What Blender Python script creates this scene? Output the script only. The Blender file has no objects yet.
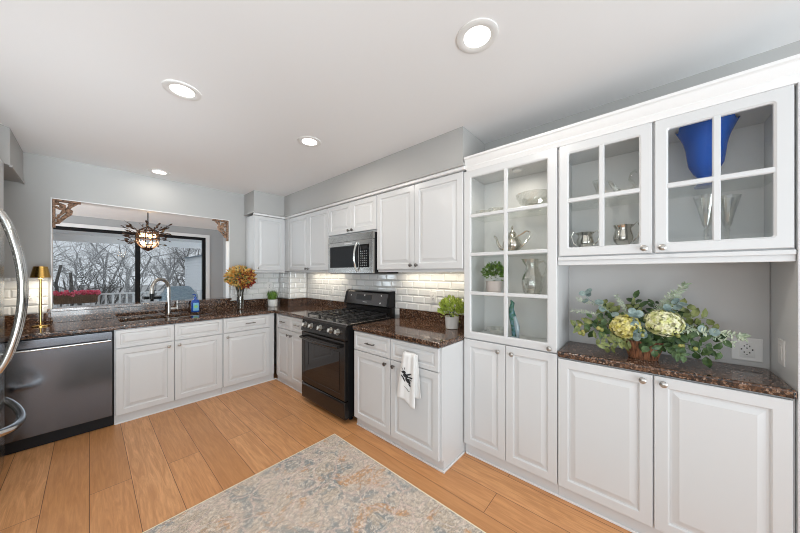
import bpy, bmesh, math, random
from mathutils import Vector, Matrix, noise
PI = math.pi
sc = bpy.context.scene
COL = sc.collection
random.seed(7)

# ------------------------------------------------------------------ camera, world, lights, exposure
cam = bpy.data.cameras.new('camera')
cam.sensor_width = 36.0
cam.lens = 276.2 * 36.0 / 800.0
cam.shift_y = 6.9 / 800.0
cam.clip_start = 0.02
cam_o = bpy.data.objects.new('camera', cam)
cam_o.location = (0, 0, 1.389)
cam_o.rotation_euler = (PI / 2, 0, math.radians(41.656 - 90))
COL.objects.link(cam_o)
sc.camera = cam_o

world = bpy.data.worlds.new('world')
sc.world = world
world.use_nodes = True
bg = world.node_tree.nodes['Background']
bg.inputs[0].default_value = (0.84, 0.89, 0.95, 1)
bg.inputs[1].default_value = 0.86

sc.view_settings.view_transform = 'Standard'
sc.view_settings.look = 'None'
sc.view_settings.gamma = 1
sc.view_settings.use_curve_mapping = False
sc.view_settings.exposure = 0.0
sc.cycles.filter_width = 1.0
sc.cycles.max_bounces = 8
sc.cycles.transparent_max_bounces = 16

def area(name, loc, rot, sx, sy, power, color=(1, 1, 1), parent=None, shape='RECTANGLE', spread=PI):
    l = bpy.data.lights.new(name, 'AREA')
    l.shape = shape; l.size = sx; l.size_y = sy
    l.energy = power; l.color = color; l.spread = spread
    o = bpy.data.objects.new(name, l)
    COL.objects.link(o)
    if parent: o.parent = parent
    o.location = loc; o.rotation_euler = rot
    return o

# added area lights for daylight from unseen windows behind the camera, tilted up
DAY = (0.88, 0.96, 1.0)
area('daylight_rear', (-0.2, -3.35, 1.25), (PI / 2 + .5, 0, 0), 4.6, 2.0, 112, DAY)
area('daylight_side', (-3.85, -0.6, 1.25), (PI / 2 + .5, 0, -PI / 2), 4.6, 2.0, 56, DAY)
area('dining_fill', (-3.1, 6.2, 1.3), (PI / 2 + .35, 0, -PI / 2), 3.0, 1.8, 205, (0.80, 0.92, 1.0))  # added fill to brighten the dining room, no window stands there
def aimed(name, loc, target, sx, sy, power, color, spread):
    d = Vector(target) - Vector(loc)
    return area(name, loc, d.to_track_quat('-Z', 'Y').to_euler(), sx, sy, power, color, spread=spread)
# added fill lights without fixtures, out of view, aimed up to brighten the ceiling
aimed('fill_uplight', (-0.7, -1.1, 1.2), (0.35, 3.4, 2.5), 1.2, 1.2, 8.0, (0.80, 0.92, 1.0), math.radians(60))
aimed('fill_uplight', (0.3, -1.6, 0.7), (0.6, 0.6, 2.5), 1.2, 1.2, 10.8, (0.80, 0.92, 1.0), math.radians(120))
aimed('fill_uplight', (-0.42, 0.5, 0.95), (0.05, 3.8, 2.5), 0.8, 0.8, 5.2, (0.90, 0.955, 1.0), math.radians(60))
DOWNLIGHT_W = 5.6
UNDERCAB_W = 1.6

# ------------------------------------------------------------------ materials
def mat(name, color=(.8, .8, .8), rough=.5, metal=0.0, spec=.5, coat=0.0, emit=None, estr=0.0):
    m = bpy.data.materials.new(name); m.use_nodes = True
    b = m.node_tree.nodes['Principled BSDF']
    b.inputs['Base Color'].default_value = (*color, 1)
    b.inputs['Roughness'].default_value = rough
    b.inputs['Metallic'].default_value = metal
    b.inputs['Specular IOR Level'].default_value = spec
    b.inputs['Coat Weight'].default_value = coat
    if emit:
        b.inputs['Emission Color'].default_value = (*emit, 1)
        b.inputs['Emission Strength'].default_value = estr
    m['b'] = 1
    return m

class N:
    """small helper for building node trees"""
    def __init__(s, m):
        s.t = m.node_tree; s.b = s.t.nodes.get('Principled BSDF')
    def new(s, kind, **kw):
        n = s.t.nodes.new(kind)
        for k, v in kw.items():
            if k.startswith('i_'):
                n.inputs[k[2:].replace('_', ' ')].default_value = v
            else: setattr(n, k, v)
        return n
    def link(s, a, b): s.t.links.new(a, b)
    def coord(s, scale=(1, 1, 1), rot=(0, 0, 0), loc=(0, 0, 0), space='Object'):
        c = s.new('ShaderNodeTexCoord'); m = s.new('ShaderNodeMapping')
        m.inputs['Scale'].default_value = scale; m.inputs['Rotation'].default_value = rot; m.inputs['Location'].default_value = loc
        s.link(c.outputs[space], m.inputs[0]); return m.outputs[0]
    def world(s, scale=(1, 1, 1), rot=(0, 0, 0)):
        c = s.new('ShaderNodeNewGeometry'); m = s.new('ShaderNodeMapping')
        m.inputs['Scale'].default_value = scale; m.inputs['Rotation'].default_value = rot
        s.link(c.outputs['Position'], m.inputs[0]); return m.outputs[0]
    def noise(s, vec, scale=5, detail=4, rough=.5, dist=0):
        n = s.new('ShaderNodeTexNoise'); s.link(vec, n.inputs['Vector'])
        n.inputs['Scale'].default_value = scale; n.inputs['Detail'].default_value = detail
        n.inputs['Roughness'].default_value = rough; n.inputs['Distortion'].default_value = dist
        return n.outputs['Fac']
    def voro(s, vec, scale=5, feature='F1', out='Distance', rnd=1.0):
        n = s.new('ShaderNodeTexVoronoi', feature=feature); s.link(vec, n.inputs['Vector'])
        n.inputs['Scale'].default_value = scale; n.inputs['Randomness'].default_value = rnd
        return n.outputs[out]
    def ramp(s, fac, stops, interp='LINEAR'):
        r = s.new('ShaderNodeValToRGB'); r.color_ramp.interpolation = interp
        el = r.color_ramp.elements
        while len(el) < len(stops): el.new(.5)
        for e, (p, c) in zip(el, stops):
            e.position = p; e.color = (*c, 1) if len(c) == 3 else c
        s.link(fac, r.inputs[0]); return r.outputs[0]
    def mix(s, fac, a, b, blend='MIX'):
        m = s.new('ShaderNodeMix', data_type='RGBA', blend_type=blend)
        for sock, v in ((m.inputs[0], fac), (m.inputs[6], a), (m.inputs[7], b)):
            if hasattr(v, 'is_linked') or hasattr(v, 'links'): s.link(v, sock)
            elif isinstance(v, (int, float)): sock.default_value = v
            else: sock.default_value = (*v, 1)
        return m.outputs[2]
    def math(s, op, a, b=None):
        m = s.new('ShaderNodeMath', operation=op)
        for sock, v in ((m.inputs[0], a), (m.inputs[1], b)):
            if v is None: continue
            if isinstance(v, (int, float)): sock.default_value = v
            else: s.link(v, sock)
        return m.outputs[0]
    def bump(s, h, strength=.2, dist=.01):
        b = s.new('ShaderNodeBump'); b.inputs['Strength'].default_value = strength; b.inputs['Distance'].default_value = dist
        s.link(h, b.inputs['Height']); s.link(b.outputs[0], s.b.inputs['Normal'])
    def color(s, out): s.link(out, s.b.inputs['Base Color'])

M = {}
M['ceiling'] = mat('ceiling_paint', (.86, .86, .86), .7)
M['wall'] = mat('grey_wall_paint', (.445, .442, .43), .6)
M['room_wall'] = mat('dining_wall_paint', (.40, .405, .41), .6)
M['white'] = mat('white_cabinet_lacquer', (.65, .657, .66), .28)
M['interior'] = mat('cabinet_interior', (.80, .80, .79), .45)
M['niche'] = mat('lightened_wall_grey', (.56, .555, .545), .5)  # wall grey made lighter to offset the shade in the niche
M['trim'] = mat('white_trim_paint', (.80, .80, .795), .35)
M['plastic'] = mat('white_plastic', (.78, .77, .75), .35)
M['slot'] = mat('dark_slot', (.02, .02, .02), .5)
M['grout'] = mat('pale_grout', (.50, .49, .47), .8)
M['tile'] = mat('white_glazed_tile', (.80, .80, .785), .08)
M['nickel'] = mat('brushed_nickel', (.50, .48, .45), .28, 1)
M['pewter'] = mat('dark_pewter', (.20, .19, .18), .3, 1)
M['chrome'] = mat('polished_steel', (.72, .72, .71), .14, 1)
M['silver'] = mat('polished_silver', (.72, .69, .62), .13, 1)
M['steel'] = mat('stainless_steel', (.40, .395, .38), .24, 1)
M['darksteel'] = mat('black_stainless', (.060, .057, .056), .2, .85, .3)
M['dwsteel'] = mat('dark_dishwasher_steel', (.130, .136, .150), .16, 1)
M['black'] = mat('black_plastic', (.010, .010, .011), .35, 0, .2)
M['blackgloss'] = mat('black_glass', (.006, .006, .007), .04, 0, .22)
M['iron'] = mat('cast_iron', (.018, .018, .019), .38, .1)
M['cooktop'] = mat('cooktop_steel', (.30, .29, .28), .22, 1)
M['ironlight'] = mat('worn_iron_edge', (.30, .29, .28), .3, 1)
M['ovenglass'] = mat('oven_glass', (.012, .010, .010), .04, 0, .55)
M['brass'] = mat('polished_brass', (.76, .50, .17), .16, 1)
M['brassdark'] = mat('brass_shade', (.50, .31, .09), .25, 1)
M['bronze'] = mat('dark_bronze', (.055, .028, .016), .4, .6)
M['blue'] = mat('cobalt_glass', (.001, .075, .40), .25, 0, .12)
M['bluebottle'] = mat('blue_soap_bottle', (.01, .07, .36), .15)
M['soaplabel'] = mat('soap_label', (.16, .42, .62), .4)
M['soapgreen'] = mat('soap_label_leaf', (.25, .55, .16), .4)
M['bulb'] = mat('warm_bulb', (1, .8, .5), .4, emit=(1, .62, .28), estr=9)
M['lens'] = mat('lamp_lens', (1, 1, 1), .4, emit=(1, .95, .86), estr=7)
M['strip'] = mat('light_strip', (1, 1, 1), .4, emit=(1, .9, .74), estr=5)
M['blackframe'] = mat('black_door_frame', (.010, .010, .011), .6, 0, .15)
M['paper'] = mat('cotton_towel', (.85, .85, .84), .9)
M['ink'] = mat('black_print', (.02, .02, .022), .9)
M['cream'] = mat('cream_binding', (.86, .78, .60), .9)
M['potwhite'] = mat('white_ceramic', (.72, .72, .70), .3)
M['potgrey'] = mat('speckled_grey_pot', (.60, .585, .56), .7)
M['potpink'] = mat('pinkish_ceramic', (.62, .54, .51), .5)
M['soil'] = mat('dark_soil', (.03, .022, .015), .9)
M['stem'] = mat('green_stem', (.06, .10, .03), .6)
M['darkstem'] = mat('dark_stem', (.035, .03, .015), .6)
def leafmat(name, c1, c2, rough=.5):
    m = mat(name, c1, rough); n = N(m)
    f = n.noise(n.coord(), 38, 2)
    n.color(n.ramp(f, [(.35, c1), (.65, c2)]))
    return m
M['lime'] = leafmat('lime_leaf', (.27, .36, .035), (.46, .55, .12))
M['grassleaf'] = leafmat('grass_leaf', (.06, .15, .015), (.17, .30, .04))
M['deepleaf'] = leafmat('deep_leaf', (.022, .055, .018), (.07, .13, .035))
M['olive'] = leafmat('olive_leaf', (.10, .13, .035), (.24, .27, .09))
M['euca'] = leafmat('eucalyptus_leaf', (.12, .18, .175), (.29, .38, .36))
M['wisp'] = leafmat('pale_sprig', (.28, .37, .24), (.50, .56, .42))
M['hydyellow'] = leafmat('yellow_hydrangea', (.62, .55, .10), (.78, .72, .38))
M['hydcream'] = leafmat('cream_hydrangea', (.66, .68, .26), (.84, .82, .62))
M['berry'] = leafmat('green_berry', (.22, .26, .06), (.42, .36, .12))
M['orangeleaf'] = leafmat('orange_petal', (.50, .20, .03), (.72, .40, .09))
M['goldleaf'] = leafmat('gold_petal', (.55, .33, .06), (.66, .50, .20))
M['rustleaf'] = leafmat('rust_petal', (.18, .02, .015), (.42, .08, .03))
M['pink'] = leafmat('pink_petal', (.92, .07, .20), (.98, .36, .45))
M['basketout'] = leafmat('outdoor_wicker', (.10, .055, .03), (.20, .12, .07))
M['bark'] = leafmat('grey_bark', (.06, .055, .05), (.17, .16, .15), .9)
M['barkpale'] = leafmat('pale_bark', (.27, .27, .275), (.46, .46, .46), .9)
M['siding'] = mat('white_siding', (.80, .82, .84), .6)
M['cover'] = leafmat('blue_grey_cover', (.20, .27, .33), (.32, .40, .46))
M['deck'] = leafmat('weathered_deck', (.66, .67, .68), (.76, .77, .78))
M['ground'] = leafmat('leaf_litter', (.38, .37, .36), (.52, .52, .52), .9)
M['figure'] = leafmat('green_blue_glaze', (.02, .13, .05), (.16, .32, .40), .15)
M['clearblue'] = mat('pale_blue_glaze', (.42, .52, .58), .15)

def glassmat(name, tint=(.97, .98, .98), lo=.04, hi=.5, power=4.0, rough=.02, gcol=(1, 1, 1)):
    m = bpy.data.materials.new(name); m.use_nodes = True
    t = m.node_tree; t.nodes.clear(); n = N(m)
    o = n.new('ShaderNodeOutputMaterial'); mx = n.new('ShaderNodeMixShader')
    tr = n.new('ShaderNodeBsdfTransparent'); gl = n.new('ShaderNodeBsdfGlossy')
    tr.inputs[0].default_value = (*tint, 1); gl.inputs['Roughness'].default_value = rough
    gl.inputs[0].default_value = (*gcol, 1)
    lw = n.new('ShaderNodeLayerWeight'); lw.inputs[0].default_value = .5
    p = n.math('POWER', lw.outputs['Facing'], power)
    q = n.math('ADD', n.math('MULTIPLY', p, hi), lo)
    n.link(q, mx.inputs[0]); n.link(tr.outputs[0], mx.inputs[1]); n.link(gl.outputs[0], mx.inputs[2])
    n.link(mx.outputs[0], o.inputs[0])
    return m
M['glass'] = glassmat('cabinet_glass', (.975, .98, .975), .012, .35, 4)
M['shelfglass'] = glassmat('glass_shelf', (.93, .945, .935), .06, .5, 3)
M['crystal'] = glassmat('clear_crystal', (.95, .95, .93), .12, .75, 1.3, .06)
M['windowglass'] = glassmat('window_glass', (.97, .985, .99), .004, .15, 5)

def granite(name):
    m = mat(name, (.1, .06, .04), .07, 0, .55); n = N(m)
    v = n.world()
    big = n.noise(v, 9, 3, .6)
    sep = n.new('ShaderNodeSeparateColor'); n.link(n.voro(v, 125, 'F1', 'Color'), sep.inputs[0])
    fine = n.noise(v, 210, 3, .7)
    mid = n.math('ADD', n.math('MULTIPLY', sep.outputs[0], .55), n.math('MULTIPLY', n.noise(v, 60, 3, .65), .62))
    base = n.ramp(mid, [(.36, (.010, .009, .010)), (.50, (.038, .022, .015)), (.64, (.105, .048, .025)), (.77, (.20, .105, .060)), (.90, (.42, .30, .23))])
    base = n.mix(n.ramp(fine, [(.45, (0, 0, 0)), (.65, (.65, .65, .65))]), base, (.022, .016, .014))
    base = n.mix(n.ramp(big, [(.45, (0, 0, 0)), (.75, (.35, .35, .35))]), base, (.13, .058, .028))
    n.color(base)
    return m
M['granite'] = granite('brown_granite')

def woodfloor():
    m = mat('oak_plank_floor', (.4, .2, .1), .34, 0, .4); n = N(m)
    v = n.world(rot=(0, 0, PI / 2))
    br = n.new('ShaderNodeTexBrick', offset=.37, offset_frequency=2)
    n.link(v, br.inputs['Vector'])
    br.inputs['Scale'].default_value = 1
    br.inputs['Brick Width'].default_value = 1.9; br.inputs['Row Height'].default_value = .19
    br.inputs['Mortar Size'].default_value = .0016; br.inputs['Mortar Smooth'].default_value = .2
    br.inputs['Bias'].default_value = 0
    br.inputs['Color1'].default_value = (0, 0, 0, 1); br.inputs['Color2'].default_value = (1, 1, 1, 1); br.inputs['Mortar'].default_value = (.5, .5, .5, 1)
    plank = n.ramp(br.outputs['Color'], [(0, (.62, .30, .120)), (.5, (.73, .365, .158)), (1, (.83, .445, .21))])
    # shift the grain from plank to plank
    off = n.new('ShaderNodeVectorMath', operation='ADD'); sc_ = n.new('ShaderNodeVectorMath', operation='SCALE')
    n.link(br.outputs['Color'], sc_.inputs[0]); sc_.inputs['Scale'].default_value = 7.0
    n.link(n.world(), off.inputs[0]); n.link(sc_.outputs[0], off.inputs[1])
    mp = n.new('ShaderNodeMapping'); mp.inputs['Scale'].default_value = (9, .75, 9); n.link(off.outputs[0], mp.inputs[0])
    g1 = n.noise(mp.outputs[0], 3.2, 5, .62, 1.6)
    mp2 = n.new('ShaderNodeMapping'); mp2.inputs['Scale'].default_value = (70, 3, 70); n.link(off.outputs[0], mp2.inputs[0])
    g2 = n.noise(mp2.outputs[0], 2.0, 3, .6, .4)
    c = n.mix(n.ramp(g1, [(.35, (0, 0, 0)), (.62, (.62, .62, .62))]), plank, (.48, .21, .078))
    c = n.mix(n.ramp(g2, [(.42, (0, 0, 0)), (.72, (.30, .30, .30))]), c, (.42, .18, .066))
    kn = n.voro(n.world((1.6, .9, 1)), 1.7, 'F1', 'Distance')
    c = n.mix(n.ramp(kn, [(.015, (.85, .85, .85)), (.045, (0, 0, 0))]), c, (.10, .045, .02))
    c = n.mix(br.outputs['Fac'], c, (.13, .06, .028))
    n.color(c)
    n.bump(n.math('SUBTRACT', n.math('MULTIPLY', g2, .12), br.outputs['Fac']), .25, .002)
    return m
M['floor'] = woodfloor()

def rugmat():
    m = mat('faded_persian_rug', (.5, .45, .4), .95, 0, .1); n = N(m)
    v = n.world()
    warp = n.new('ShaderNodeTexNoise'); n.link(v, warp.inputs['Vector']); warp.inputs['Scale'].default_value = 3.0; warp.inputs['Detail'].default_value = 3
    add = n.new('ShaderNodeVectorMath', operation='MULTIPLY_ADD')
    n.link(warp.outputs['Color'], add.inputs[0]); add.inputs[1].default_value = (.22, .22, .22); n.link(v, add.inputs[2])
    w = add.outputs[0]
    base = n.ramp(n.noise(v, 4.2, 5, .65), [(.30, (.56, .45, .33)), (.50, (.66, .56, .46)), (.70, (.62, .50, .43))])
    blue = n.ramp(n.noise(w, 5.5, 4, .6, .6), [(.49, (0, 0, 0)), (.57, (.85, .85, .85))])
    c = n.mix(blue, base, (.25, .30, .32))
    org = n.ramp(n.noise(w, 4.3, 4, .6, 1.0), [(.56, (0, 0, 0)), (.64, (.8, .8, .8))])
    c = n.mix(org, c, (.66, .33, .13))
    mot = n.voro(w, 6.5, 'DISTANCE_TO_EDGE', 'Distance')
    c = n.mix(n.ramp(mot, [(.02, (.75, .75, .75)), (.06, (0, 0, 0))]), c, (.74, .58, .51))
    rings = n.math('SINE', n.math('MULTIPLY', n.voro(w, 6.5, 'F1', 'Distance'), 34))
    c = n.mix(n.ramp(rings, [(.55, (0, 0, 0)), (.95, (.45, .45, .45))]), c, (.36, .335, .31))
    fine = n.noise(n.world((60, 190, 60)), 1.2, 3, .7)
    c = n.mix(n.ramp(fine, [(.45, (0, 0, 0)), (.60, (.65, .65, .65))]), c, (.25, .225, .21))
    fine2 = n.noise(v, 60, 3, .75)
    c = n.mix(n.ramp(fine2, [(.50, (0, 0, 0)), (.64, (.75, .75, .75))]), c, (.84, .76, .67))
    wear = n.ramp(n.noise(v, 2.1, 5, .7), [(.42, (0, 0, 0)), (.70, (.40, .40, .40))])
    c = n.mix(wear, c, (.70, .60, .51))
    n.color(c); n.bump(fine, .4, .003)
    return m
M['rug'] = rugmat()

def carved():
    m = mat('carved_wood', (.2, .1, .06), .55); n = N(m)
    f = n.noise(n.coord(), 55, 3, .6)
    n.color(n.ramp(f, [(.32, (.05, .03, .022)), (.5, (.27, .16, .10)), (.68, (.42, .24, .15))]))
    n.bump(f, .8, .01)
    return m
M['carved'] = carved()
def basketmat():
    m = mat('woven_basket', (.1, .04, .02), .35); n = N(m)
    f = n.noise(n.coord((1, 1, .25)), 90, 2, .5)
    n.color(n.ramp(f, [(.35, (.07, .03, .016)), (.65, (.30, .125, .06))]))
    return m
M['basket'] = basketmat()

# ------------------------------------------------------------------ mesh builder
class MB:
    def __init__(s, T=None):
        s.V = []; s.F = []; s.T = T or Matrix.Identity(4)
    def add(s, vs, fs):
        k = len(s.V)
        s.V += [s.T @ Vector(v) for v in vs]
        s.F += [tuple(i + k for i in f) for f in fs]
        return s
    def box(s, x0, x1, y0, y1, z0, z1):
        x0, x1 = sorted((x0, x1)); y0, y1 = sorted((y0, y1)); z0, z1 = sorted((z0, z1))
        v = [(x, y, z) for z in (z0, z1) for y in (y0, y1) for x in (x0, x1)]
        return s.add(v, [(0, 2, 3, 1), (4, 5, 7, 6), (0, 1, 5, 4), (2, 6, 7, 3), (0, 4, 6, 2), (1, 3, 7, 5)])
    def rings(s, loops, cap0=True, cap1=True):
        n = len(loops[0]); v = [p for l in loops for p in l]; f = []
        for a in range(len(loops) - 1):
            for i in range(n):
                j = (i + 1) % n
                f.append((a * n + i, a * n + j, (a + 1) * n + j, (a + 1) * n + i))
        if cap0: f.append(tuple(range(n - 1, -1, -1)))
        if cap1: f.append(tuple((len(loops) - 1) * n + i for i in range(n)))
        return s.add(v, f)
    def panel(s, u0, u1, v0, v1, prof):
        return s.rings([[(u0 + i, v0 + i, n), (u1 - i, v0 + i, n), (u1 - i, v1 - i, n), (u0 + i, v1 - i, n)] for i, n in prof])
    def tube(s, pts, r, seg=8, cap=True):
        pts = [Vector(p) for p in pts]; rs = r if isinstance(r, (list, tuple)) else [r] * len(pts)
        loops = []; prev = None
        for i, p in enumerate(pts):
            d = (pts[min(i + 1, len(pts) - 1)] - pts[max(i - 1, 0)])
            if d.length < 1e-9: d = Vector((0, 0, 1))
            d.normalize()
            if prev is None:
                a = Vector((0, 0, 1)) if abs(d.z) < .9 else Vector((1, 0, 0))
                prev = d.cross(a).normalized()
            e1 = (prev - d * prev.dot(d))
            if e1.length < 1e-6: e1 = d.orthogonal()
            e1.normalize(); prev = e1; e2 = d.cross(e1)
            loops.append([p + (e1 * math.cos(2 * PI * k / seg) + e2 * math.sin(2 * PI * k / seg)) * rs[i] for k in range(seg)])
        return s.rings(loops, cap, cap)
    def lathe(s, prof, c=(0, 0, 0), seg=24, axis='z', wob=None, cap=True):
        """prof: (radius, height) list. axis z or n (local third axis)"""
        loops = []
        for r, h in prof:
            L = []
            for k in range(seg):
                a = 2 * PI * k / seg
                rr = r if not wob else wob(r, h, a)
                hh = h
                if isinstance(rr, tuple): rr, hh = rr
                L.append((c[0] + rr * math.cos(a), c[1] + rr * math.sin(a), c[2] + hh))
            loops.append(L)
        return s.rings(loops, cap, cap)
    def sphere(s, c, r, seg=12, rg=8, sz=1.0):
        prof = [(max(r * math.sin(PI * i / rg), 1e-5), -r * sz * math.cos(PI * i / rg)) for i in range(rg + 1)]
        return s.lathe(prof, c, seg)
    def prism(s, pts, h0, h1):
        """pts: outline in local xy, extruded along z"""
        return s.rings([[(x, y, h0) for x, y in pts], [(x, y, h1) for x, y in pts]])
    def leaf(s, p, d, up, L, W, fold=.25, bend=0.0):
        p = Vector(p); d = Vector(d).normalized(); up = Vector(up)
        sd = d.cross(up)
        if sd.length < 1e-4: sd = d.orthogonal()
        sd.normalize(); nn = sd.cross(d)
        b = bend * L
        v = [p, p + d * L * .3 - sd * W * .42 + nn * (W * fold - b * .1), p + d * L * .32 - nn * b * .05, p + d * L * .3 + sd * W * .42 + nn * (W * fold - b * .1),
             p + d * L * .66 - sd * W * .40 + nn * (W * fold - b * .45), p + d * L * .68 - nn * b * .4, p + d * L * .66 + sd * W * .40 + nn * (W * fold - b * .45), p + d * L - nn * b]
        return s.add(v, [(0, 2, 1), (0, 3, 2), (1, 2, 5, 4), (2, 3, 6, 5), (4, 5, 7), (5, 6, 7)])
    def disc(s, p, nrm, r, seg=8, cup=.15):
        p = Vector(p); nrm = Vector(nrm).normalized(); a = nrm.orthogonal().normalized(); b = nrm.cross(a)
        v = [p - nrm * r * cup] + [p + (a * math.cos(2 * PI * k / seg) + b * math.sin(2 * PI * k / seg)) * r for k in range(seg)]
        return s.add(v, [(0, 1 + k, 1 + (k + 1) % seg) for k in range(seg)])
    def build(s, name, m, parent=None, smooth=35, bevel=0, bseg=2, recalc=True, weld=0):
        o_ = Vector((0, 0, 0)); q = parent
        while q is not None:
            o_ += Vector(q.location); q = q.parent
        me = bpy.data.meshes.new(name)
        me.from_pydata([tuple(v - o_) for v in s.V], [], s.F)
        if weld or recalc:
            bm = bmesh.new(); bm.from_mesh(me)
            if weld: bmesh.ops.remove_doubles(bm, verts=bm.verts, dist=weld)
            bmesh.ops.recalc_face_normals(bm, faces=bm.faces)
            bm.to_mesh(me); bm.free()
        me.materials.append(m if not isinstance(m, str) else M[m])
        if smooth:
            me.shade_smooth(); me.set_sharp_from_angle(angle=math.radians(smooth))
        o = bpy.data.objects.new(name, me); COL.objects.link(o)
        if parent is not None: o.parent = parent
        if bevel:
            b = o.modifiers.new('bevel', 'BEVEL'); b.width = bevel; b.segments = bseg; b.limit_method = 'ANGLE'; b.angle_limit = math.radians(40)
            b.harden_normals = True
        return o

def FX(x, y=0, z=0):   # faces -x : local u=-y, v=z, n=-x
    return Matrix(((0, 0, -1, x), (-1, 0, 0, y), (0, 1, 0, z), (0, 0, 0, 1)))
def FY(y, x=0, z=0):   # faces -y : local u=x, v=z, n=-y
    return Matrix(((1, 0, 0, x), (0, 0, -1, y), (0, 1, 0, z), (0, 0, 0, 1)))
def FZ(z, x=0, y=0):
    return Matrix.Translation((x, y, z))
def FD(z, x=0, y=0):   # faces down
    return Matrix(((1, 0, 0, x), (0, -1, 0, y), (0, 0, -1, z), (0, 0, 0, 1)))

def thing(name, label, cat, loc, group=None):
    o = bpy.data.objects.new(name, None); COL.objects.link(o)
    o.empty_display_size = .1
    o.location = loc; o['label'] = label; o['category'] = cat
    if group: o['group'] = group
    return o
def tag(o, label, cat, group=None):
    o['label'] = label; o['category'] = cat
    if group: o['group'] = group
    return o
def struct(o):
    o['kind'] = 'structure'; return o
def copy_tree(src, loc, label=None, name=None):
    c = src.copy(); COL.objects.link(c); c.location = loc
    if label: c['label'] = label
    for ch in list(src.children):
        if ch.type == 'LIGHT':
            d = ch.copy(); COL.objects.link(d); d.parent = c; continue
        d = ch.copy(); COL.objects.link(d); d.parent = c
        for g in list(ch.children):
            e = g.copy(); COL.objects.link(e); e.parent = d
    return c

def cells(mb, xs, ys, full, z0, z1):
    """slab of grid cells; full(i,j) says whether the cell is solid; shared verts"""
    ids = {}; vs = []; fs = []
    def vid(i, j, k):
        if (i, j, k) not in ids:
            ids[(i, j, k)] = len(vs); vs.append((xs[i], ys[j], (z0, z1)[k]))
        return ids[(i, j, k)]
    nx, ny = len(xs) - 1, len(ys) - 1
    ok = lambda i, j: 0 <= i < nx and 0 <= j < ny and full(i, j)
    for i in range(nx):
        for j in range(ny):
            if not ok(i, j): continue
            fs.append((vid(i, j, 1), vid(i + 1, j, 1), vid(i + 1, j + 1, 1), vid(i, j + 1, 1)))
            fs.append((vid(i, j, 0), vid(i, j + 1, 0), vid(i + 1, j + 1, 0), vid(i + 1, j, 0)))
            for (di, dj, a, b) in ((-1, 0, (i, j + 1), (i, j)), (1, 0, (i + 1, j), (i + 1, j + 1)), (0, -1, (i, j), (i + 1, j)), (0, 1, (i + 1, j + 1), (i, j + 1))):
                if not ok(i + di, j + dj):
                    fs.append((vid(*a, 0), vid(*b, 0), vid(*b, 1), vid(*a, 1)))
    return mb.add(vs, fs)

# ------------------------------------------------------------------ constants of the place
XW, YW, HC = 2.25, 4.25, 2.50        # right wall, back wall, ceiling
FLX = 1.60                            # door faces of right base run
FLY = 3.60                            # door faces of back base run
HX = 1.91                             # hutch door faces
UX = 1.905                            # upper door faces
CT0, CT1 = .876, .914

# ------------------------------------------------------------------ structure
struct(MB().box(-2.6, 2.4, -1.7, YW + .12, -.05, 0).build('floor', 'floor', smooth=0))
struct(MB().box(-2.6, 2.4, -1.7, YW + .12, HC, HC + .06).build('ceiling', 'ceiling', smooth=0))
struct(MB().box(XW, XW + .12, -1.7, YW + .12, 0, HC).build('wall_right', 'wall', smooth=0))
OX0, OX1, OZ0, OZ1 = -.247, 1.270, 1.022, 2.115
wb = MB(FY(YW + .12)); cells(wb, [-1.32, OX0, OX1, XW], [0, OZ0, OZ1, HC], lambda i, j: not (i == 1 and j == 1), 0, .12)
struct(wb.build('wall_back', 'wall', smooth=0))
struct(MB().box(-1.32, -1.20, 1.2, YW, 0, HC).build('wall_left', 'wall', smooth=0))
# soffits (boxed ceiling drops above the cabinets) with a thin bead
SB = 2.215
def soffit(name, pts):
    o = MB().prism(pts, SB, HC - .001).build(name, 'wall', smooth=0)
    return struct(o)
soffit('ceiling_soffit_right', [(1.872, 1.03), (XW - .001, 1.03), (XW - .001, YW - .001), (1.872, YW - .001)])
soffit('ceiling_soffit_back', [(1.458, 3.905), (1.8715, 3.905), (1.8715, YW - .001), (1.458, YW - .001)])
soffit('ceiling_soffit_left', [(-.403, 3.62), (-.403, YW - .001), (-1.199, YW - .001), (-1.199, 2.3), (-.60, 2.3), (-.60, 3.40), (-.47, 3.555)])
tr = MB()
tr.box(1.862, 1.90, 1.02, 3.915, SB - .012, SB + .006);
struct(tr.build('trim_1', 'wall', bevel=.003))
tr = MB(); tr.box(1.448, 1.861, 3.895, 3.93, SB - .012, SB + .006);
tr.box(1.448, 1.462, 3.93, YW - .002, SB - .012, SB + .006)
struct(tr.build('trim_2', 'wall', bevel=.003))
tr = MB(); tr.box(1.880, 1.92, 1.022, 3.925, SB - .036, SB - .0125); tr.box(1.464, 1.8795, 3.911, 3.95, SB - .036, SB - .0125)
struct(tr.build('trim_8', 'trim', bevel=.002))
tr = MB(); tr.box(-.41, -.392, 3.63, YW - .002, SB - .012, SB + .006)
struct(tr.build('trim_3', 'wall', bevel=.003))
# liner of the pass-through opening
tr = MB()
tr.box(OX0, OX0 + .008, YW - .004, YW + .124, OZ0 + .03, OZ1); tr.box(OX1 - .008, OX1, YW - .004, YW + .124, OZ0 + .03, OZ1)
tr.box(OX0 + .008, OX1 - .008, YW - .004, YW + .124, OZ1 - .008, OZ1)
struct(tr.build('trim_4', 'trim', smooth=0))

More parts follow.
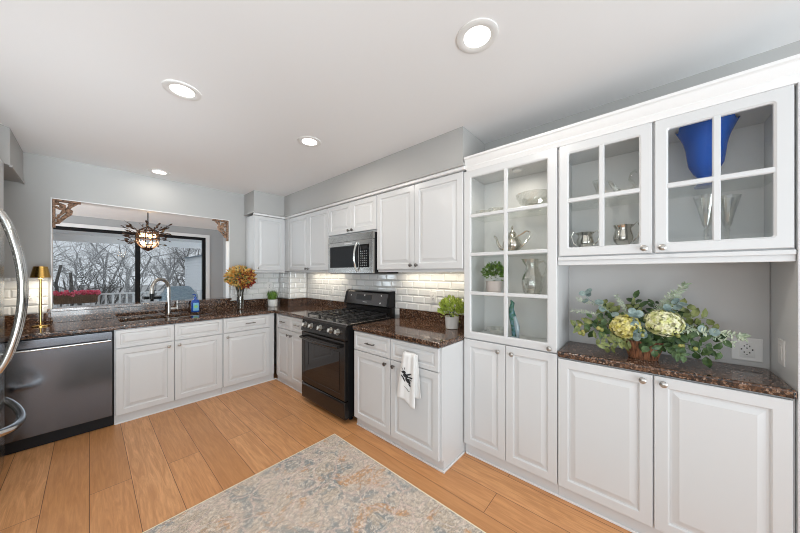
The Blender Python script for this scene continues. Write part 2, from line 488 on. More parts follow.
# tiled splashbacks
def tiles(mb, grout, u0, u1, v0, v1, ph=0.0):
    TW, TH, G = .1524, .0762, .003
    grout.box(u0, u1, v0, v1, .0005, .004)
    r = 0; v = v0
    while v < v1 - .008:
        t1 = min(v + TH, v1)
        u = u0 - ((TW / 2) * (r % 2) + ph) % TW
        while u < u1 - .008:
            a, b = max(u, u0), min(u + TW, u1)
            if b - a > .012:
                i = min(.013, (b - a) * .3); i2 = min(.013, (t1 - v - G) * .3)
                A = [(a + G / 2, v + G / 2), (b - G / 2, v + G / 2), (b - G / 2, t1 - G / 2), (a + G / 2, t1 - G / 2)]
                B = [(a + i, v + i2), (b - i, v + i2), (b - i, t1 - i2), (a + i, t1 - i2)]
                mb.rings([[(x, y, .003) for x, y in A], [(x, y, .0065) for x, y in A], [(x, y, .0125) for x, y in B]])
            u += TW
        v += TH; r += 1
def tilewall(name, T, u0, u1, v0, v1, ph=0):
    m, g = MB(T), MB(T); tiles(m, g, u0, u1, v0, v1, ph)
    o = struct(m.build(name, 'tile', smooth=0)); struct(g.build('grout', 'grout', o, smooth=0))
ZT0, ZT1 = 1.015, 1.419
tilewall('wall_tile_right', FX(XW), -3.918, -1.06, .93, 1.80, .03)
tilewall('wall_tile_back', FY(YW), OX1 + .012, 1.958, ZT0, ZT1, .02)
tilewall('wall_tile_left', FY(YW), -1.18, OX0 - .012, ZT0, 1.352, .05)
struct(MB().box(1.96, XW - .001, 3.93, YW - .001, CT1, SB - .04).build('wall_chase', 'wall', smooth=0))
tilewall('wall_tile_chase_front', FY(3.93), 1.962, XW - .013, ZT0, ZT1, .07)
tilewall('wall_tile_chase_side', FX(1.96), -(YW - .013), -3.922, ZT0, ZT1, .0)

# ------------------------------------------------------------------ cabinet making
RAISED = [(0, -.018), (0, -.003), (.003, 0), (.050, 0), (.054, -.003), (.057, -.009), (.066, -.009), (.072, -.0075), (.088, -.0025), (.0905, -.001)]
def raised(n, scale=1.0):
    return [(i * (scale if i > .01 else 1), d + n) for i, d in RAISED]
def door(parent, T, u0, u1, v0, v1, knob=None, label=None, kmat='nickel'):
    w = min(u1 - u0, v1 - v0)
    sc_ = min(1.0, w / .235)
    mb = MB(T).panel(u0, u1, v0, v1, raised(0, sc_))
    d = mb.build('door', 'white', parent, smooth=0)
    if knob: add_knob(d, T, knob[0], knob[1], kmat)
    return d
def add_knob(parent, T, u, v, m='nickel'):
    k = MB(T @ Matrix.Translation((u, v, 0)))
    k.lathe([(.0075, -.001), (.0065, .003), (.005, .010), (.0065, .015), (.0135, .018), (.0160, .022), (.0150, .026), (.010, .0290), (.0005, .030)], seg=18)
    return k.build('knob', m, parent)
def drawer(parent, T, u0, u1, v0, v1, pull=None):
    w = v1 - v0
    mb = MB(T).panel(u0, u1, v0, v1, [(0, -.018), (0, -.003), (.003, 0), (.030, 0), (.033, -.003), (.035, -.008), (.041, -.008), (.045, -.007), (.055, -.0025), (.057, -.001)])
    d = mb.build('drawer_front', 'white', parent, smooth=0)
    if pull:
        u, v = pull; h = MB(T @ Matrix.Translation((u, v, 0)))
        L = .050
        h.tube([(-L - .006, 0, .020), (-L * .6, 0, .024), (0, 0, .027), (L * .6, 0, .024), (L + .006, 0, .020)], .0048, 10)
        for s_ in (-1, 1): h.tube([(s_ * L * .82, 0, -.001), (s_ * L * .82, 0, .024)], .0045, 8)
        h.build('handle', 'pewter', d)
    return d
def glass_door(parent, T, u0, u1, v0, v1, nrow, st=.058, knob=None, top=.05, bot=.05, mw=.024):
    mb = MB(T)
    a0, a1, b0, b1 = u0 + st, u1 - st, v0 + bot, v1 - top
    # outer frame as a ring with a moulded inner lip, rounded inner corners
    def loop(i, n, r):
        x0, x1, y0, y1 = a0 - i, a1 + i, b0 - i, b1 + i
        if r <= 0: return None
        pts = []
        for cx, cy, s0 in ((x1 - r, y0 + r, -PI / 2), (x1 - r, y1 - r, 0), (x0 + r, y1 - r, PI / 2), (x0 + r, y0 + r, PI)):
            for k in range(5):
                a = s0 + PI / 2 * k / 4; pts.append((cx + r * math.cos(a), cy + r * math.sin(a), n))
        return pts
    def outer(i, n):
        x0, x1, y0, y1 = u0 + i, u1 - i, v0 + i, v1 - i
        pts = []
        for (px, py) in ((x1, y0), (x1, y1), (x0, y1), (x0, y0)):
            pts += [(px, py, n)] * 5
        return pts
    L = [outer(0, -.020), outer(0, -.003), outer(.003, 0), loop(.008, 0, .016), loop(0, -.006, .009), loop(0, -.020, .009)]
    mb.rings(L + [L[0]], False, False)
    um = (u0 + u1) / 2
    def bar(x0, x1, y0, y1, vert):
        e = .004
        if vert: mb.rings([[(x0, y, -.016), (x0, y, -.006), (x0 + e, y, -.001), (x1 - e, y, -.001), (x1, y, -.006), (x1, y, -.016)] for y in (y0, y1)])
        else: mb.rings([[(x, y0, -.0155), (x, y0, -.0065), (x, y0 + e, -.0016), (x, y1 - e, -.0016), (x, y1, -.0065), (x, y1, -.0155)] for x in (x0, x1)])
    bar(um - mw / 2, um + mw / 2, b0 - .004, b1 + .004, True)
    for k in range(1, nrow):
        y = b0 + (b1 - b0) * k / nrow
        bar(a0 - .004, a1 + .004, y - mw / 2, y + mw / 2, False)
    d = mb.build('glass_door', 'white', parent, smooth=30)
    MB(T).box(a0 - .004, a1 + .004, b0 - .004, b1 + .004, -.0195, -.0165).build('pane', 'glass', d, smooth=0)
    if knob: add_knob(d, T, *knob)
    return d

def base_body(mb_T, u0, u1, depth, toe_in, toe=.085, top=CT0 - .002, end0=False, end1=False):
    mb = MB(mb_T)
    mb.box(u0, u1, toe, top, -depth, -.0205)
    mb.box(u0, u1, 0, toe + .001, -depth, -toe_in)
    return mb

G = .0025
# ---- near base cabinet (right wall, between range and hutch)
TR = FX(FLX)
c = thing('base_cabinet', 'white base cabinet with two drawers and two doors, right of the range', 'cabinet', (1.93, 1.54, 0))
mb = base_body(TR, -1.985, -1.052, XW - FLX - .001, .040)
mb.build('body', 'white', c, bevel=.0015)
shoe = MB(TR); shoe.box(-1.985, -1.040, 0, .016, -.0395, -.030); shoe.box(-1.0515, -1.0425, 0, .016, -(1.925 - FLX), -.0395)
shoe.build('shoe_moulding', 'trim', c, bevel=.004)
drawer(c, TR, -1.982, -1.530, .703, .868, (-1.757, .785))
drawer(c, TR, -1.525, -1.068, .703, .868, (-1.295, .785))
door(c, TR, -1.982, -1.530, .088, .697, (-1.578, .655), kmat='pewter'); door(c, TR, -1.525, -1.068, .088, .697, (-1.488, .655), kmat='pewter')
# ---- far base cabinet on the right wall
c = thing('base_cabinet', 'narrow white base cabinet with two drawers, between the range and the room corner', 'cabinet', (1.93, 3.2, 0))
base_body(TR, -3.598, -2.828, XW - FLX - .001, .036).build('body', 'white', c, bevel=.0015)
sh = MB(TR); sh.box(-3.624, -2.828, 0, .014, -.0355, -.026); sh.build('shoe_moulding', 'trim', c, bevel=.004)
for a, b, kn in ((-3.540, -3.192, -3.232), (-3.188, -2.832, -3.148)):
    drawer(c, TR, a, b, .703, .868, ((a + b) / 2, .787)); door(c, TR, a, b, .088, .697, (kn, .642), kmat='pewter')
# ---- back run
TB = FY(FLY)
c = thing('sink_cabinet', 'white sink base cabinet with two doors and two false drawer fronts, beside the dishwasher', 'cabinet', (.585, 3.92, 0))
mb = base_body(TB, .150, 1.008, YW - FLY - .001, .036, top=.700); mb.box(.150, 1.008, .700, CT0 - .002, -.16, -.0205); mb.box(.150, .168, .700, CT0 - .002, -.64, -.16); mb.box(.95, 1.008, .700, CT0 - .002, -.64, -.16)
mb.build('body', 'white', c, bevel=.0015)
sh = MB(TB); sh.box(.150, 1.008, 0, .014, -.0355, -.026); sh.build('shoe_moulding', 'trim', c, bevel=.004)
drawer(c, TB, .158, .575, .703, .868); drawer(c, TB, .580, 1.004, .703, .868)
door(c, TB, .158, .575, .088, .697, (.532, .655)); door(c, TB, .580, 1.004, .088, .697, (.615, .655))
c = thing('base_cabinet', 'white base cabinet with one drawer over one door, right of the sink cabinet', 'cabinet', (1.3, 3.92, 0))
base_body(TB, 1.010, 1.6, YW - FLY - .001, .036).build('body', 'white', c, bevel=.0015)
sh = MB(TB); sh.box(1.010, 1.629, 0, .014, -.0355, -.026); sh.build('shoe_moulding', 'trim', c, bevel=.004)
drawer(c, TB, 1.016, 1.535, .703, .868, (1.30, .787)); door(c, TB, 1.016, 1.535, .088, .697, (1.055, .655))
c = thing('base_cabinet', 'plain white blind base cabinet behind the fridge, left of the dishwasher', 'cabinet', (-.8, 3.92, 0))
base_body(TB, -1.198, -.470, YW - FLY - .001, .036).build('body', 'white', c, bevel=.0015)

# ---- upper cabinets on the right wall
TU = FX(UX)
def upper(label, y0, y1, z0, z1, split, knobs, loc, T=TU, depth=XW - UX - .014, km='pewter'):
    c = thing('wall_cabinet', label, 'cabinet', loc)
    mb = MB(T); mb.box(-y1, -y0, z0, z1, -depth, -.0205)
    mb.box(-y1, -y0, z0 - .022, z0, -.040, -.0205)          # light rail
    mb.build('body', 'white', c, bevel=.0015)
    door(c, T, -y1 + G, -split - .0015, z0 + .002, z1 - .004, (-split - .032, knobs), kmat=km)
    door(c, T, -split + .0015, -y0 - G, z0 + .002, z1 - .004, (-split + .032, knobs), kmat=km)
    return c
ZU1 = 2.178
upper('white two-door wall cabinet above the near counter and lime plant', 1.0475, 2.005, 1.424, ZU1, 1.527, 1.462, (2.08, 1.53, 1.42))
upper('short white two-door wall cabinet directly above the microwave', 2.009, 2.842, 1.832, ZU1, 2.414, 1.862, (2.08, 2.42, 1.81))
upper('white two-door wall cabinet between the microwave and the room corner', 2.846, 3.835, 1.424, ZU1, 3.312, 1.450, (2.08, 3.34, 1.42))
c = thing('wall_cabinet', 'white single-door wall cabinet on the back wall in the room corner', 'cabinet', (1.7, 4.1, 1.42))
TUB = FY(3.93)
mb = MB(TUB); mb.box(1.472, 1.902, 1.424, ZU1, -(YW - 3.93 - .014), -.0205); mb.box(1.472, 1.902, 1.402, 1.424, -.04, -.0205); mb.build('body', 'white', c, bevel=.0015)
door(c, TUB, 1.478, 1.880, 1.427, ZU1 - .004, (1.512, 1.462))
mb = MB(); mb.box(1.9025, 1.926, 3.836, 3.955, 1.424, ZU1); mb.build('corner_filler', 'white', c, smooth=0)
# under-cabinet light bars
def ucl(label, y0, y1, x=2.13):
    t = thing('under_cabinet_light', label, 'light', (x, (y0 + y1) / 2, 1.41), 'under-cabinet light bars')
    MB().box(x - .02, x + .02, y0, y1, 1.4125, 1.4235).build('housing', 'plastic', t, bevel=.002)
    MB().box(x - .014, x + .014, y0 + .01, y1 - .01, 1.410, 1.4124).build('diffuser', 'strip', t)
    area('lamp', (0, 0, -.006), (0, 0, 0), .03, y1 - y0, UNDERCAB_W * (y1 - y0), (1, .88, .70), t)
ucl('slim light bar under the wall cabinet above the lime plant', 1.15, 1.92)
ucl('slim light bar under the wall cabinet left of the microwave', 2.95, 3.72)

# ---- the hutch on the right wall
TH = FX(HX)
HD = XW - HX
c = thing('china_cabinet', 'tall white cabinet with an eight-pane glass door over two panelled doors', 'cabinet', (2.08, .725, 0))
y0, y1 = .405, 1.046
mb = MB(TH)
f0 = -.0215
mb.box(-y1, -y0, .085, .905, -HD + .001, f0)                 # lower carcass
mb.box(-y1, -y0, 0, .0855, -HD + .001, -.030)
mb.box(-y1, -y1 + .018, .905, 2.172, -HD + .001, f0); mb.box(-y0 - .018, -y0, .905, 2.172, -HD + .001, f0)
mb.box(-y1 + .018, -y0 - .018, 2.145, 2.172, -HD + .001, f0)
mb.build('body', 'white', c, smooth=0)
mb = MB(TH); mb.box(-y1 + .0185, -y0 - .0185, .906, 2.1445, -HD + .0012, -HD + .012); mb.build('back_panel', 'interior', c, smooth=0)
for z in (1.222, 1.520, 1.822):
    MB(TH).box(-y1 + .019, -y0 - .019, z, z + .007, -HD + .013, -.045).build('shelf', 'shelfglass', c, smooth=0)
for z in (1.04, 1.37, 1.66, 1.99):
    hn = MB(TH); hn.box(-y1 + .0185, -y1 + .0265, z - .012, z + .012, -.050, -.030); hn.build('hinge', 'black', c, bevel=.002)
pl = MB(FD(2.1445, 2.06, .70)); pl.lathe([(.032, 0), (.032, .014), (.026, .017), (.001, .017)], seg=20); pk = pl.build('puck_light', 'plastic', c)
area('lamp', (2.06 - 2.08, .70 - .725, 2.120), (0, 0, 0), .05, .05, 0.55, (1, .93, .82), c, 'DISK')
glass_door(c, TH, -y1 + .004, -y0 - .003, .898, 2.166, 4, st=.056, knob=(-.447, .922), top=.055, bot=.053, mw=.026)
door(c, TH, -y1 + .004, -.7275, .090, .890, (-.773, .842)); door(c, TH, -.7245, -y0 - .003, .090, .890, (-.678, .842))
sh = MB(TH); sh.box(-1.040, .50, 0, .014, -.0295, -.020)
struct(sh.build('baseboard_right', 'trim', bevel=.004))

c = thing('base_cabinet', 'wide white two-door base cabinet under the niche with the flower basket', 'cabinet', (2.08, -.03, 0))
mb = MB(TH); mb.box(-.404, .460, .085, CT0 - .002, -HD + .001, f0); mb.box(-.404, .460, 0, .0855, -HD + .001, -.030); mb.build('body', 'white', c, smooth=0)
door(c, TH, -.402, .0265, .090, .868, (-.012, .838)); door(c, TH, .0320, .450, .090, .868, (.066, .838))

c = thing('wall_cabinet', 'white glass-door wall cabinet above the niche, holding the blue vase and silver', 'cabinet', (2.08, -.03, 1.44))
mb = MB(TH)
za, zb = 1.488, 2.172
mb.box(-.404, -.386, za, zb, -HD + .001, f0); mb.box(.442, .460, za, zb, -HD + .001, f0); mb.box(.019, .037, za + .03, zb - .03, -HD + .013, f0)
mb.box(-.386, .442, za, za + .03, -HD + .001, f0); mb.box(-.386, .442, zb - .03, zb, -HD + .001, f0)
mb.build('body', 'white', c, smooth=0)
MB(TH).box(-.3855, .4415, za + .0305, zb - .0305, -HD + .0012, -HD + .012).build('back_panel', 'interior', c, smooth=0)
MB(TH).box(-.4035, .4595, CT1 + .001, 1.4875, -HD + .0012, -HD + .006).build('lightened_niche_back', 'niche', c, smooth=0)  # added panel over the wall, its lighter colour lifts the shaded niche
vl = MB(TH); vl.box(-.404, .460, 1.438, 1.4875, -.045, -.012); vl.box(-.404, .460, 1.466, 1.4875, -.012, -.004); vl.build('valance', 'white', c, bevel=.003)
MB(TH).box(-.385, .0185, 1.820, 1.827, -HD + .013, -.05).build('shelf', 'shelfglass', c, smooth=0)
MB(TH).box(.0375, .441, 1.820, 1.827, -HD + .013, -.05).build('shelf', 'shelfglass', c, smooth=0)
glass_door(c, TH, -.396, .0245, 1.494, 2.163, 2, st=.050, knob=(-.007, 1.519), top=.055, bot=.050, mw=.026)
glass_door(c, TH, .0340, .4525, 1.494, 2.163, 2, st=.050, knob=(.062, 1.519), top=.055, bot=.050, mw=.026)
p = MB(TH); p.box(.4615, .56, 0, 2.172, -HD + .001, 0)
tag(p.build('end_panel', 'white', bevel=.002), 'tall plain white end panel closing the right side of the hutch', 'panel')

cr = MB(); prof = [(0.028, 2.160), (.0, 2.164), (-.004, 2.176), (-.012, 2.190), (-.012, 2.198), (-.024, 2.214), (-.034, 2.238), (-.044, 2.244), (-.044, 2.258), (.10, 2.258), (.10, 2.1725), (.028, 2.1725)]
cr.rings([[(HX + a, y, z) for a, z in prof] for y in (1.020, -.56)])
struct(cr.build('trim_5', 'trim', smooth=25))

# ------------------------------------------------------------------ countertops
ct = MB()
xs = [-1.198, .20, .565, .585, .93, 1.585, 2.249]; ys = [2.826, 3.585, 3.80, 4.12, 4.249]
def full(i, j):
    if j == 0: return i == 5
    if j == 2 and i in (1, 3): return False
    return True
cells(ct, xs, ys, full, CT0, CT1)
ct.box(-1.198, OX0 - .001, YW - .020, YW - .0125, CT1, ZT0 - .001) if False else None
o = ct.build('countertop', 'granite', bevel=.009, bseg=3)
t_ct = tag(o, 'L-shaped brown granite countertop with the sink, running into the room corner', 'countertop')
sp = MB()
sp.box(-1.198, OX0 - .002, YW - .021, YW - .001, CT1, ZT0 - .002)
sp.box(OX0 - .001, OX1 + .001, YW - .021, YW - .001, CT1, OZ0)
sp.box(OX1 + .002, 1.958, YW - .021, YW - .001, CT1, ZT0 - .002)
sp.box(1.938, 1.958, 3.91, YW - .0215, CT1, ZT0 - .002)
sp.box(1.9585, XW - .001, 3.909, 3.929, CT1, ZT0 - .002)
sp.box(XW - .021, XW - .001, 2.826, 3.908, CT1, ZT0 - .002)
sp.build('splash', 'granite', o, smooth=0, bevel=.002)
sl = MB(); sl.box(OX0 - .018, OX1 + .018, YW - .034, YW - .0215, OZ0 + .001, OZ0 + .030); sl.box(OX0 + .009, OX1 - .009, YW - .0215, YW + .20, OZ0 + .001, OZ0 + .030)
tag(sl.build('granite_ledge', 'granite', bevel=.003), 'dark granite ledge on the sill of the pass-through opening', 'ledge')
ct = MB(); ct.box(1.585, XW - .001, 1.048, 1.992, CT0, CT1)
o = ct.build('countertop', 'granite', bevel=.010, bseg=3)
tag(o, 'short brown granite countertop between the range and the tall glass cabinet', 'countertop')
sp = MB(); sp.box(XW - .021, XW - .001, 1.048, 1.992, CT1, ZT0 - .002); sp.build('splash', 'granite', o, smooth=0, bevel=.002)
ct = MB(); ct.box(HX - .006, XW - .001, -.4605, .404, CT0, CT1)
tag(ct.build('countertop', 'granite', bevel=.010, bseg=3), 'narrow brown granite shelf top in the hutch niche, under the flower basket', 'countertop')
# sink
s = thing('sink', 'double-bowl undermount sink in the granite below the opening', 'sink', (.565, 3.96, .72))
for x0, x1 in ((.20, .565), (.585, .93)):
    b = MB(); a = 0.004
    def rr(x0, x1, y0, y1, z): return [(x0, y0, z), (x1, y0, z), (x1, y1, z), (x0, y1, z)]
    b.rings([rr(x0 - .012, x1 + .008, 3.788, 4.132, CT0 - .001), rr(x0 - a, x1 + a, 3.796, 4.124, CT0 - .001), rr(x0, x1, 3.80, 4.12, .74), rr(x0 + .02, x1 - .02, 3.82, 4.10, .72)], False, True)
    b.build('bowl', 'potwhite', s)
# ------------------------------------------------------------------ dishwasher
d = thing('dishwasher', 'dark stainless dishwasher left of the sink cabinet', 'dishwasher', (-.15, 3.92, 0))
mb = MB(TB); mb.box(-.465, .146, .11, CT0 - .003, -.60, -.0215); mb.build('body', 'black', d, smooth=0)
mb = MB(TB); mb.box(-.465, .146, .004, .108, -.60, -.035); mb.build('toe_kick', 'black', d, bevel=.003)
mb = MB(TB); mb.box(-.460, .138, .105, .866, -.021, .004); pd = mb.build('door', 'dwsteel', d, bevel=.004)
h = MB(TB); h.tube([(-.39, .790, .004), (-.39, .790, .034)], .007); h.tube([(.115, .790, .004), (.115, .790, .034)], .007)
h.tube([(-.405, .790, .036), (.128, .790, .036)], .0085, 12)
h.build('handle', 'chrome', pd)

# ------------------------------------------------------------------ range
r = thing('gas_range', 'black stainless freestanding gas range with five knobs and cast iron grates', 'range', (1.9, 2.42, 0))
RY0, RY1 = 2.048, 2.820
TG = FX(1.545)
mb = MB(); mb.box(1.59, 2.215, RY0, RY1, .05, .905); mb.build('body', 'black', r, bevel=.003)
for x in (1.66, 2.15):
    for y in (RY0 + .06, RY1 - .06):
        ft = MB(); ft.lathe([(.02, 0), (.02, .012), (.012, .014), (.012, .0495)], (x, y, 0), 12); ft.build('foot', 'black', r)
MB(TG).panel(-RY1 + .002, -RY0 - .002, .045, .205, [(0, -.043), (0, -.005), (.005, 0), (.02, .004), (.022, .004)]).build('storage_drawer', 'darksteel', r)
dd = MB(TG).panel(-RY1 + .002, -RY0 - .002, .215, .760, [(0, -.043), (0, -.004), (.004, 0), (.055, 0), (.057, -.002)]).build('oven_door', 'darksteel', r)
MB(TG).box(-RY1 + .085, -RY0 - .085, .30, .655, -.003, .0006).build('window', 'ovenglass', dd)
h = MB(TG)
pts = [(-RY1 + .05 + (RY1 - RY0 - .10) * k / 12, .712 - .006 * math.sin(PI * k / 12), .042 + .012 * math.sin(PI * k / 12)) for k in range(13)]
h.tube(pts, .0125, 12)
for k in (0, 12): h.tube([(pts[k][0], .712, -.002), pts[k]], .011)
h.build('handle', 'darksteel', dd)
cp = MB(TG)
cp.rings([[(u, v, n) for v, n in ((.768, -.043), (.768, .002), (.785, .006), (.890, -.016), (.906, -.030), (.906, -.043))] for u in (-RY1 + .001, -RY0 - .001)])
cpo = cp.build('control_panel', 'darksteel', r, smooth=20)
for y in (2.745, 2.622, 2.455, 2.272, 2.158):
    k = MB(TG @ Matrix.Translation((-y, .838, -.004)) @ Matrix.Rotation(-.2, 4, 'X'))
    k.lathe([(.031, 0), (.031, .004), (.024, .005), (.023, .012)], seg=24)
    k.lathe([(.021, .010), (.020, .030), (.0185, .034), (.001, .034)], seg=24)
    k.box(-.0045, .0045, -.020, .020, .030, .040)
    k.build('knob', 'nickel', cpo)
mb = MB(); mb.box(1.575, 2.15, RY0 + .002, RY1 - .002, .9055, .920); ck = mb.build('cooktop', 'cooktop', r, bevel=.004)
for (x, y, rad) in ((1.74, 2.20, .05), (1.74, 2.64, .045), (2.02, 2.20, .04), (2.02, 2.64, .05), (1.88, 2.42, .055)):
    b = MB(); b.lathe([(rad, .920), (rad, .928), (rad * .8, .934), (rad * .8, .940), (rad * .72, .943), (.001, .943)], (x, y, 0), 20)
    b.build('burner', 'iron', ck)
for gi, (ya, yb) in enumerate(((RY0 + .03, 2.298), (2.308, 2.560), (2.570, RY1 - .03))):
    g = MB(); zt = .956; hw = .006
    xa, xb = 1.605, 2.125
    for y in (ya, yb - .012): g.box(xa, xb, y, y + .012, zt - .014, zt)
    for x in (xa, xb - .012, (xa + xb) / 2 - .006): g.box(x, x + .012, ya, yb, zt - .014, zt)
    for x in (xa, xb - .012):
        for y in (ya, yb - .012): g.box(x, x + .012, y, y + .012, .9205, zt)
    cy = (ya + yb) / 2
    n = 7
    for k in range(n):
        x = xa + .045 + (xb - xa - .09) * k / (n - 1)
        g.box(x - .005, x + .005, ya, ya + .075, zt - .012, zt + .003); g.box(x - .005, x + .005, yb - .075, yb, zt - .012, zt + .003)
    g.box(xa, xb, cy - .005, cy + .005, zt - .012, zt)
    go = g.build('grate', 'iron', ck, bevel=.0025)
bgd = MB(); 
bgd.rings([[(x, y, z) for x, z in ((2.150, .905), (2.150, 1.005), (2.115, 1.03), (2.150, 1.165), (2.165, 1.183), (2.185, 1.190), (2.222, 1.190), (2.222, .905))] for y in (RY0 + .004, RY1 - .004)])
bo = bgd.build('backguard', 'darksteel', r, smooth=20)
tilt = math.atan2(.035, .135)
TK = FX(2.1325, 0, 1.0975) @ Matrix.Rotation(-tilt, 4, 'X')
b = MB(TK); b.box(-2.60, -2.33, -.018, .045, -.002, .001); b.build('display', 'blackgloss', bo)
for (y, v) in ((2.70, .03), (2.455, .038), (2.18, .045), (2.18, -.04)):
    b = MB(TK @ Matrix.Translation((-y, v, 0))); b.lathe([(.010, -.001), (.010, .002), (.001, .002)], seg=14); b.build('button', 'steel', bo)
b = MB(TK); b.box(-2.47, -2.40, -.043, -.038, -.001, .0008); b.build('badge', 'steel', bo)
for s_ in (RY0 + .004, RY1 - .030):
    b = MB(); b.rings([[(x, y, z) for x, z in ((2.146, 1.02), (2.111, 1.03), (2.146, 1.166), (2.165, 1.187), (2.185, 1.1935), (2.2225, 1.1935), (2.2225, 1.02))] for y in (s_ - .004, s_ + .026)])
    b.build('end_cap', 'black', bo, smooth=20)

# ------------------------------------------------------------------ microwave
m = thing('microwave', 'stainless over-the-range microwave with black window and curved handle', 'microwave', (2.05, 2.4, 1.39))
MY0, MY1, MZ0, MZ1 = 2.0125, 2.779, 1.386, 1.8075
mb = MB(); mb.box(1.885, XW - .013, MY0, MY1, MZ0, MZ1); mb.build('body', 'black', m, bevel=.003)
TM = FX(1.858)
mb = MB(TM); mb.box(-MY1, -MY0, MZ0 + .005, 1.735, -.0265, 0); df = mb.build('door', 'steel', m, bevel=.004)
MB(TM).panel(-MY1 + .040, -2.235, 1.452, 1.688, [(0, -.002), (0, .0006), (.018, .0012), (.020, .001)]).build('window', 'blackgloss', df)
kp = MB(TM); kp.box(-2.225, -MY0 - .055, 1.452, 1.688, -.001, .0012); kpo = kp.build('control_panel', 'blackgloss', m)
kb = MB(TM)
for i in range(4):
    for j in range(7): kb.box(-2.205 + i * .030, -2.186 + i * .030, 1.468 + j * .024, 1.477 + j * .024, .0012, .0018)
kb.build('keypad', 'steel', kpo, smooth=0)
b = MB(TM); b.box(-2.20, -2.09, 1.640, 1.672, .0012, .0017); b.build('display', 'ovenglass', kpo)
h = MB(TM)
hp = [(-2.245, 1.412 + .30 * k / 14, .003 + .045 * math.sin(PI * k / 14) ** .7) for k in range(15)]
h.tube(hp, .0105, 10); h.build('handle', 'chrome', df)
vg = MB(TM); vg.box(-MY1, -MY0, 1.738, MZ1, -.0265, -.006)
for k in range(5): vg.box(-MY1 + .03, -MY0 - .03, 1.748 + k * .010, 1.753 + k * .010, -.006, -.001)
vg.build('vent_grille', 'steel', m, smooth=0)
b = MB(TM); b.box(-2.47, -2.33, 1.706, 1.716, -.001, .0008); b.build('badge', 'chrome', df)

# ------------------------------------------------------------------ refrigerator
f = thing('refrigerator', 'stainless refrigerator at the left edge with bowed door and freezer handles', 'refrigerator', (-.8, 3.08, 0))
FY0, FY1 = 2.66, 3.572
mb = MB(); mb.box(-1.18, -.50, FY0, FY1, .02, 1.80); mb.build('body', 'darksteel', f, bevel=.004)
def fdoor(y0, y1, z0, z1, name):
    # gently bowed front
    n = 12; front = []
    for k in range(n + 1):
        y = y0 + (y1 - y0) * k / n; t = (y - FY0) / (FY1 - FY0)
        front.append((-.424 + .035 * math.sin(PI * t) ** .8, y))
    pts = [(-.497, y0)] + front + [(-.497, y1)]
    mb = MB().prism(pts, z0, z1)
    return mb.build(name, 'steel', f, smooth=30, bevel=.004)
dl = fdoor(FY0, 3.113, .735, 1.80, 'door'); dr = fdoor(3.119, FY1, .735, 1.80, 'door'); dz = fdoor(FY0, FY1, .06, .727, 'freezer_drawer')
for y, dpar in ((3.155, dr), (3.075, dl)):
    h = MB()
    hp = [(-.388 + .092 * math.sin(PI * k / 18) ** .75, y, .76 + 1.03 * k / 18) for k in range(19)]
    h.tube(hp, .020, 14); h.build('handle', 'chrome', dpar)
h = MB()
hp = [(-.41 + .105 * math.sin(PI * k / 18) ** .8, 2.74 + .72 * k / 18, .47 - .055 * math.sin(PI * k / 18)) for k in range(19)]
h.tube(hp, .023, 14); h.build('handle', 'chrome', dz)
c = thing('wall_cabinet', 'white cabinet above the refrigerator under the left ceiling drop', 'cabinet', (-.8, 3.08, 1.83))
MB().box(-1.18, -.425, FY0, FY1, 1.83, SB - .002).build('body', 'white', c, bevel=.002)

# ------------------------------------------------------------------ rug
R0, R1, Q0, Q1 = -.25, 1.405, -.45, 2.005
rg = MB(); rg.box(R0 + .008, R1 - .008, Q0 + .008, Q1 - .008, .0005, .008)
t = thing('area_rug', 'faded beige, blue and rust patterned rug on the wood floor', 'rug', ((R0 + R1) / 2, (Q0 + Q1) / 2, 0))
rg.build('pile', 'rug', t, smooth=0)
bd = MB(); cells(bd, [R0, R0 + .008, R1 - .008, R1], [Q0, Q0 + .008, Q1 - .008, Q1], lambda i, j: not (i == 1 and j == 1), .0005, .0075)
bd.build('binding', 'cream', t, smooth=0)

# ------------------------------------------------------------------ ceiling downlights
def downlight(x, y, label):
    t = thing('ceiling_light', label, 'light', (x, y, HC), 'recessed ceiling lights')
    T = FD(HC - .0005, x, y)
    k = MB(T); k.lathe([(.096, 0), (.095, .004), (.088, .007), (.070, .006), (.060, .003), (.060, 0)], seg=40, cap=False); k.build('trim_ring', 'plastic', t)
    k = MB(T); k.lathe([(.0600, .0005), (.0600, .0025), (.001, .0030)], seg=40); k.build('lens', 'lens', t)
    area('lamp', (0, 0, -.012), (0, 0, 0), .12, .12, DOWNLIGHT_W, (1, .93, .84), t, 'DISK')
    return t
l0 = downlight(1.208, .591, 'round recessed ceiling light nearest the camera, above the hutch side')
copy_tree(l0, (.375, 2.102, HC), 'round recessed ceiling light left of centre, in line with the brass lamp side')
copy_tree(l0, (1.232, 2.116, HC), 'round recessed ceiling light in front of the microwave')
l4 = copy_tree(l0, (.508, 3.98, HC), 'round recessed ceiling light closest to the pass-through opening')

for q in l4.children:
    if q.type == 'LIGHT': q.data = q.data.copy(); q.data.energy = 1.0

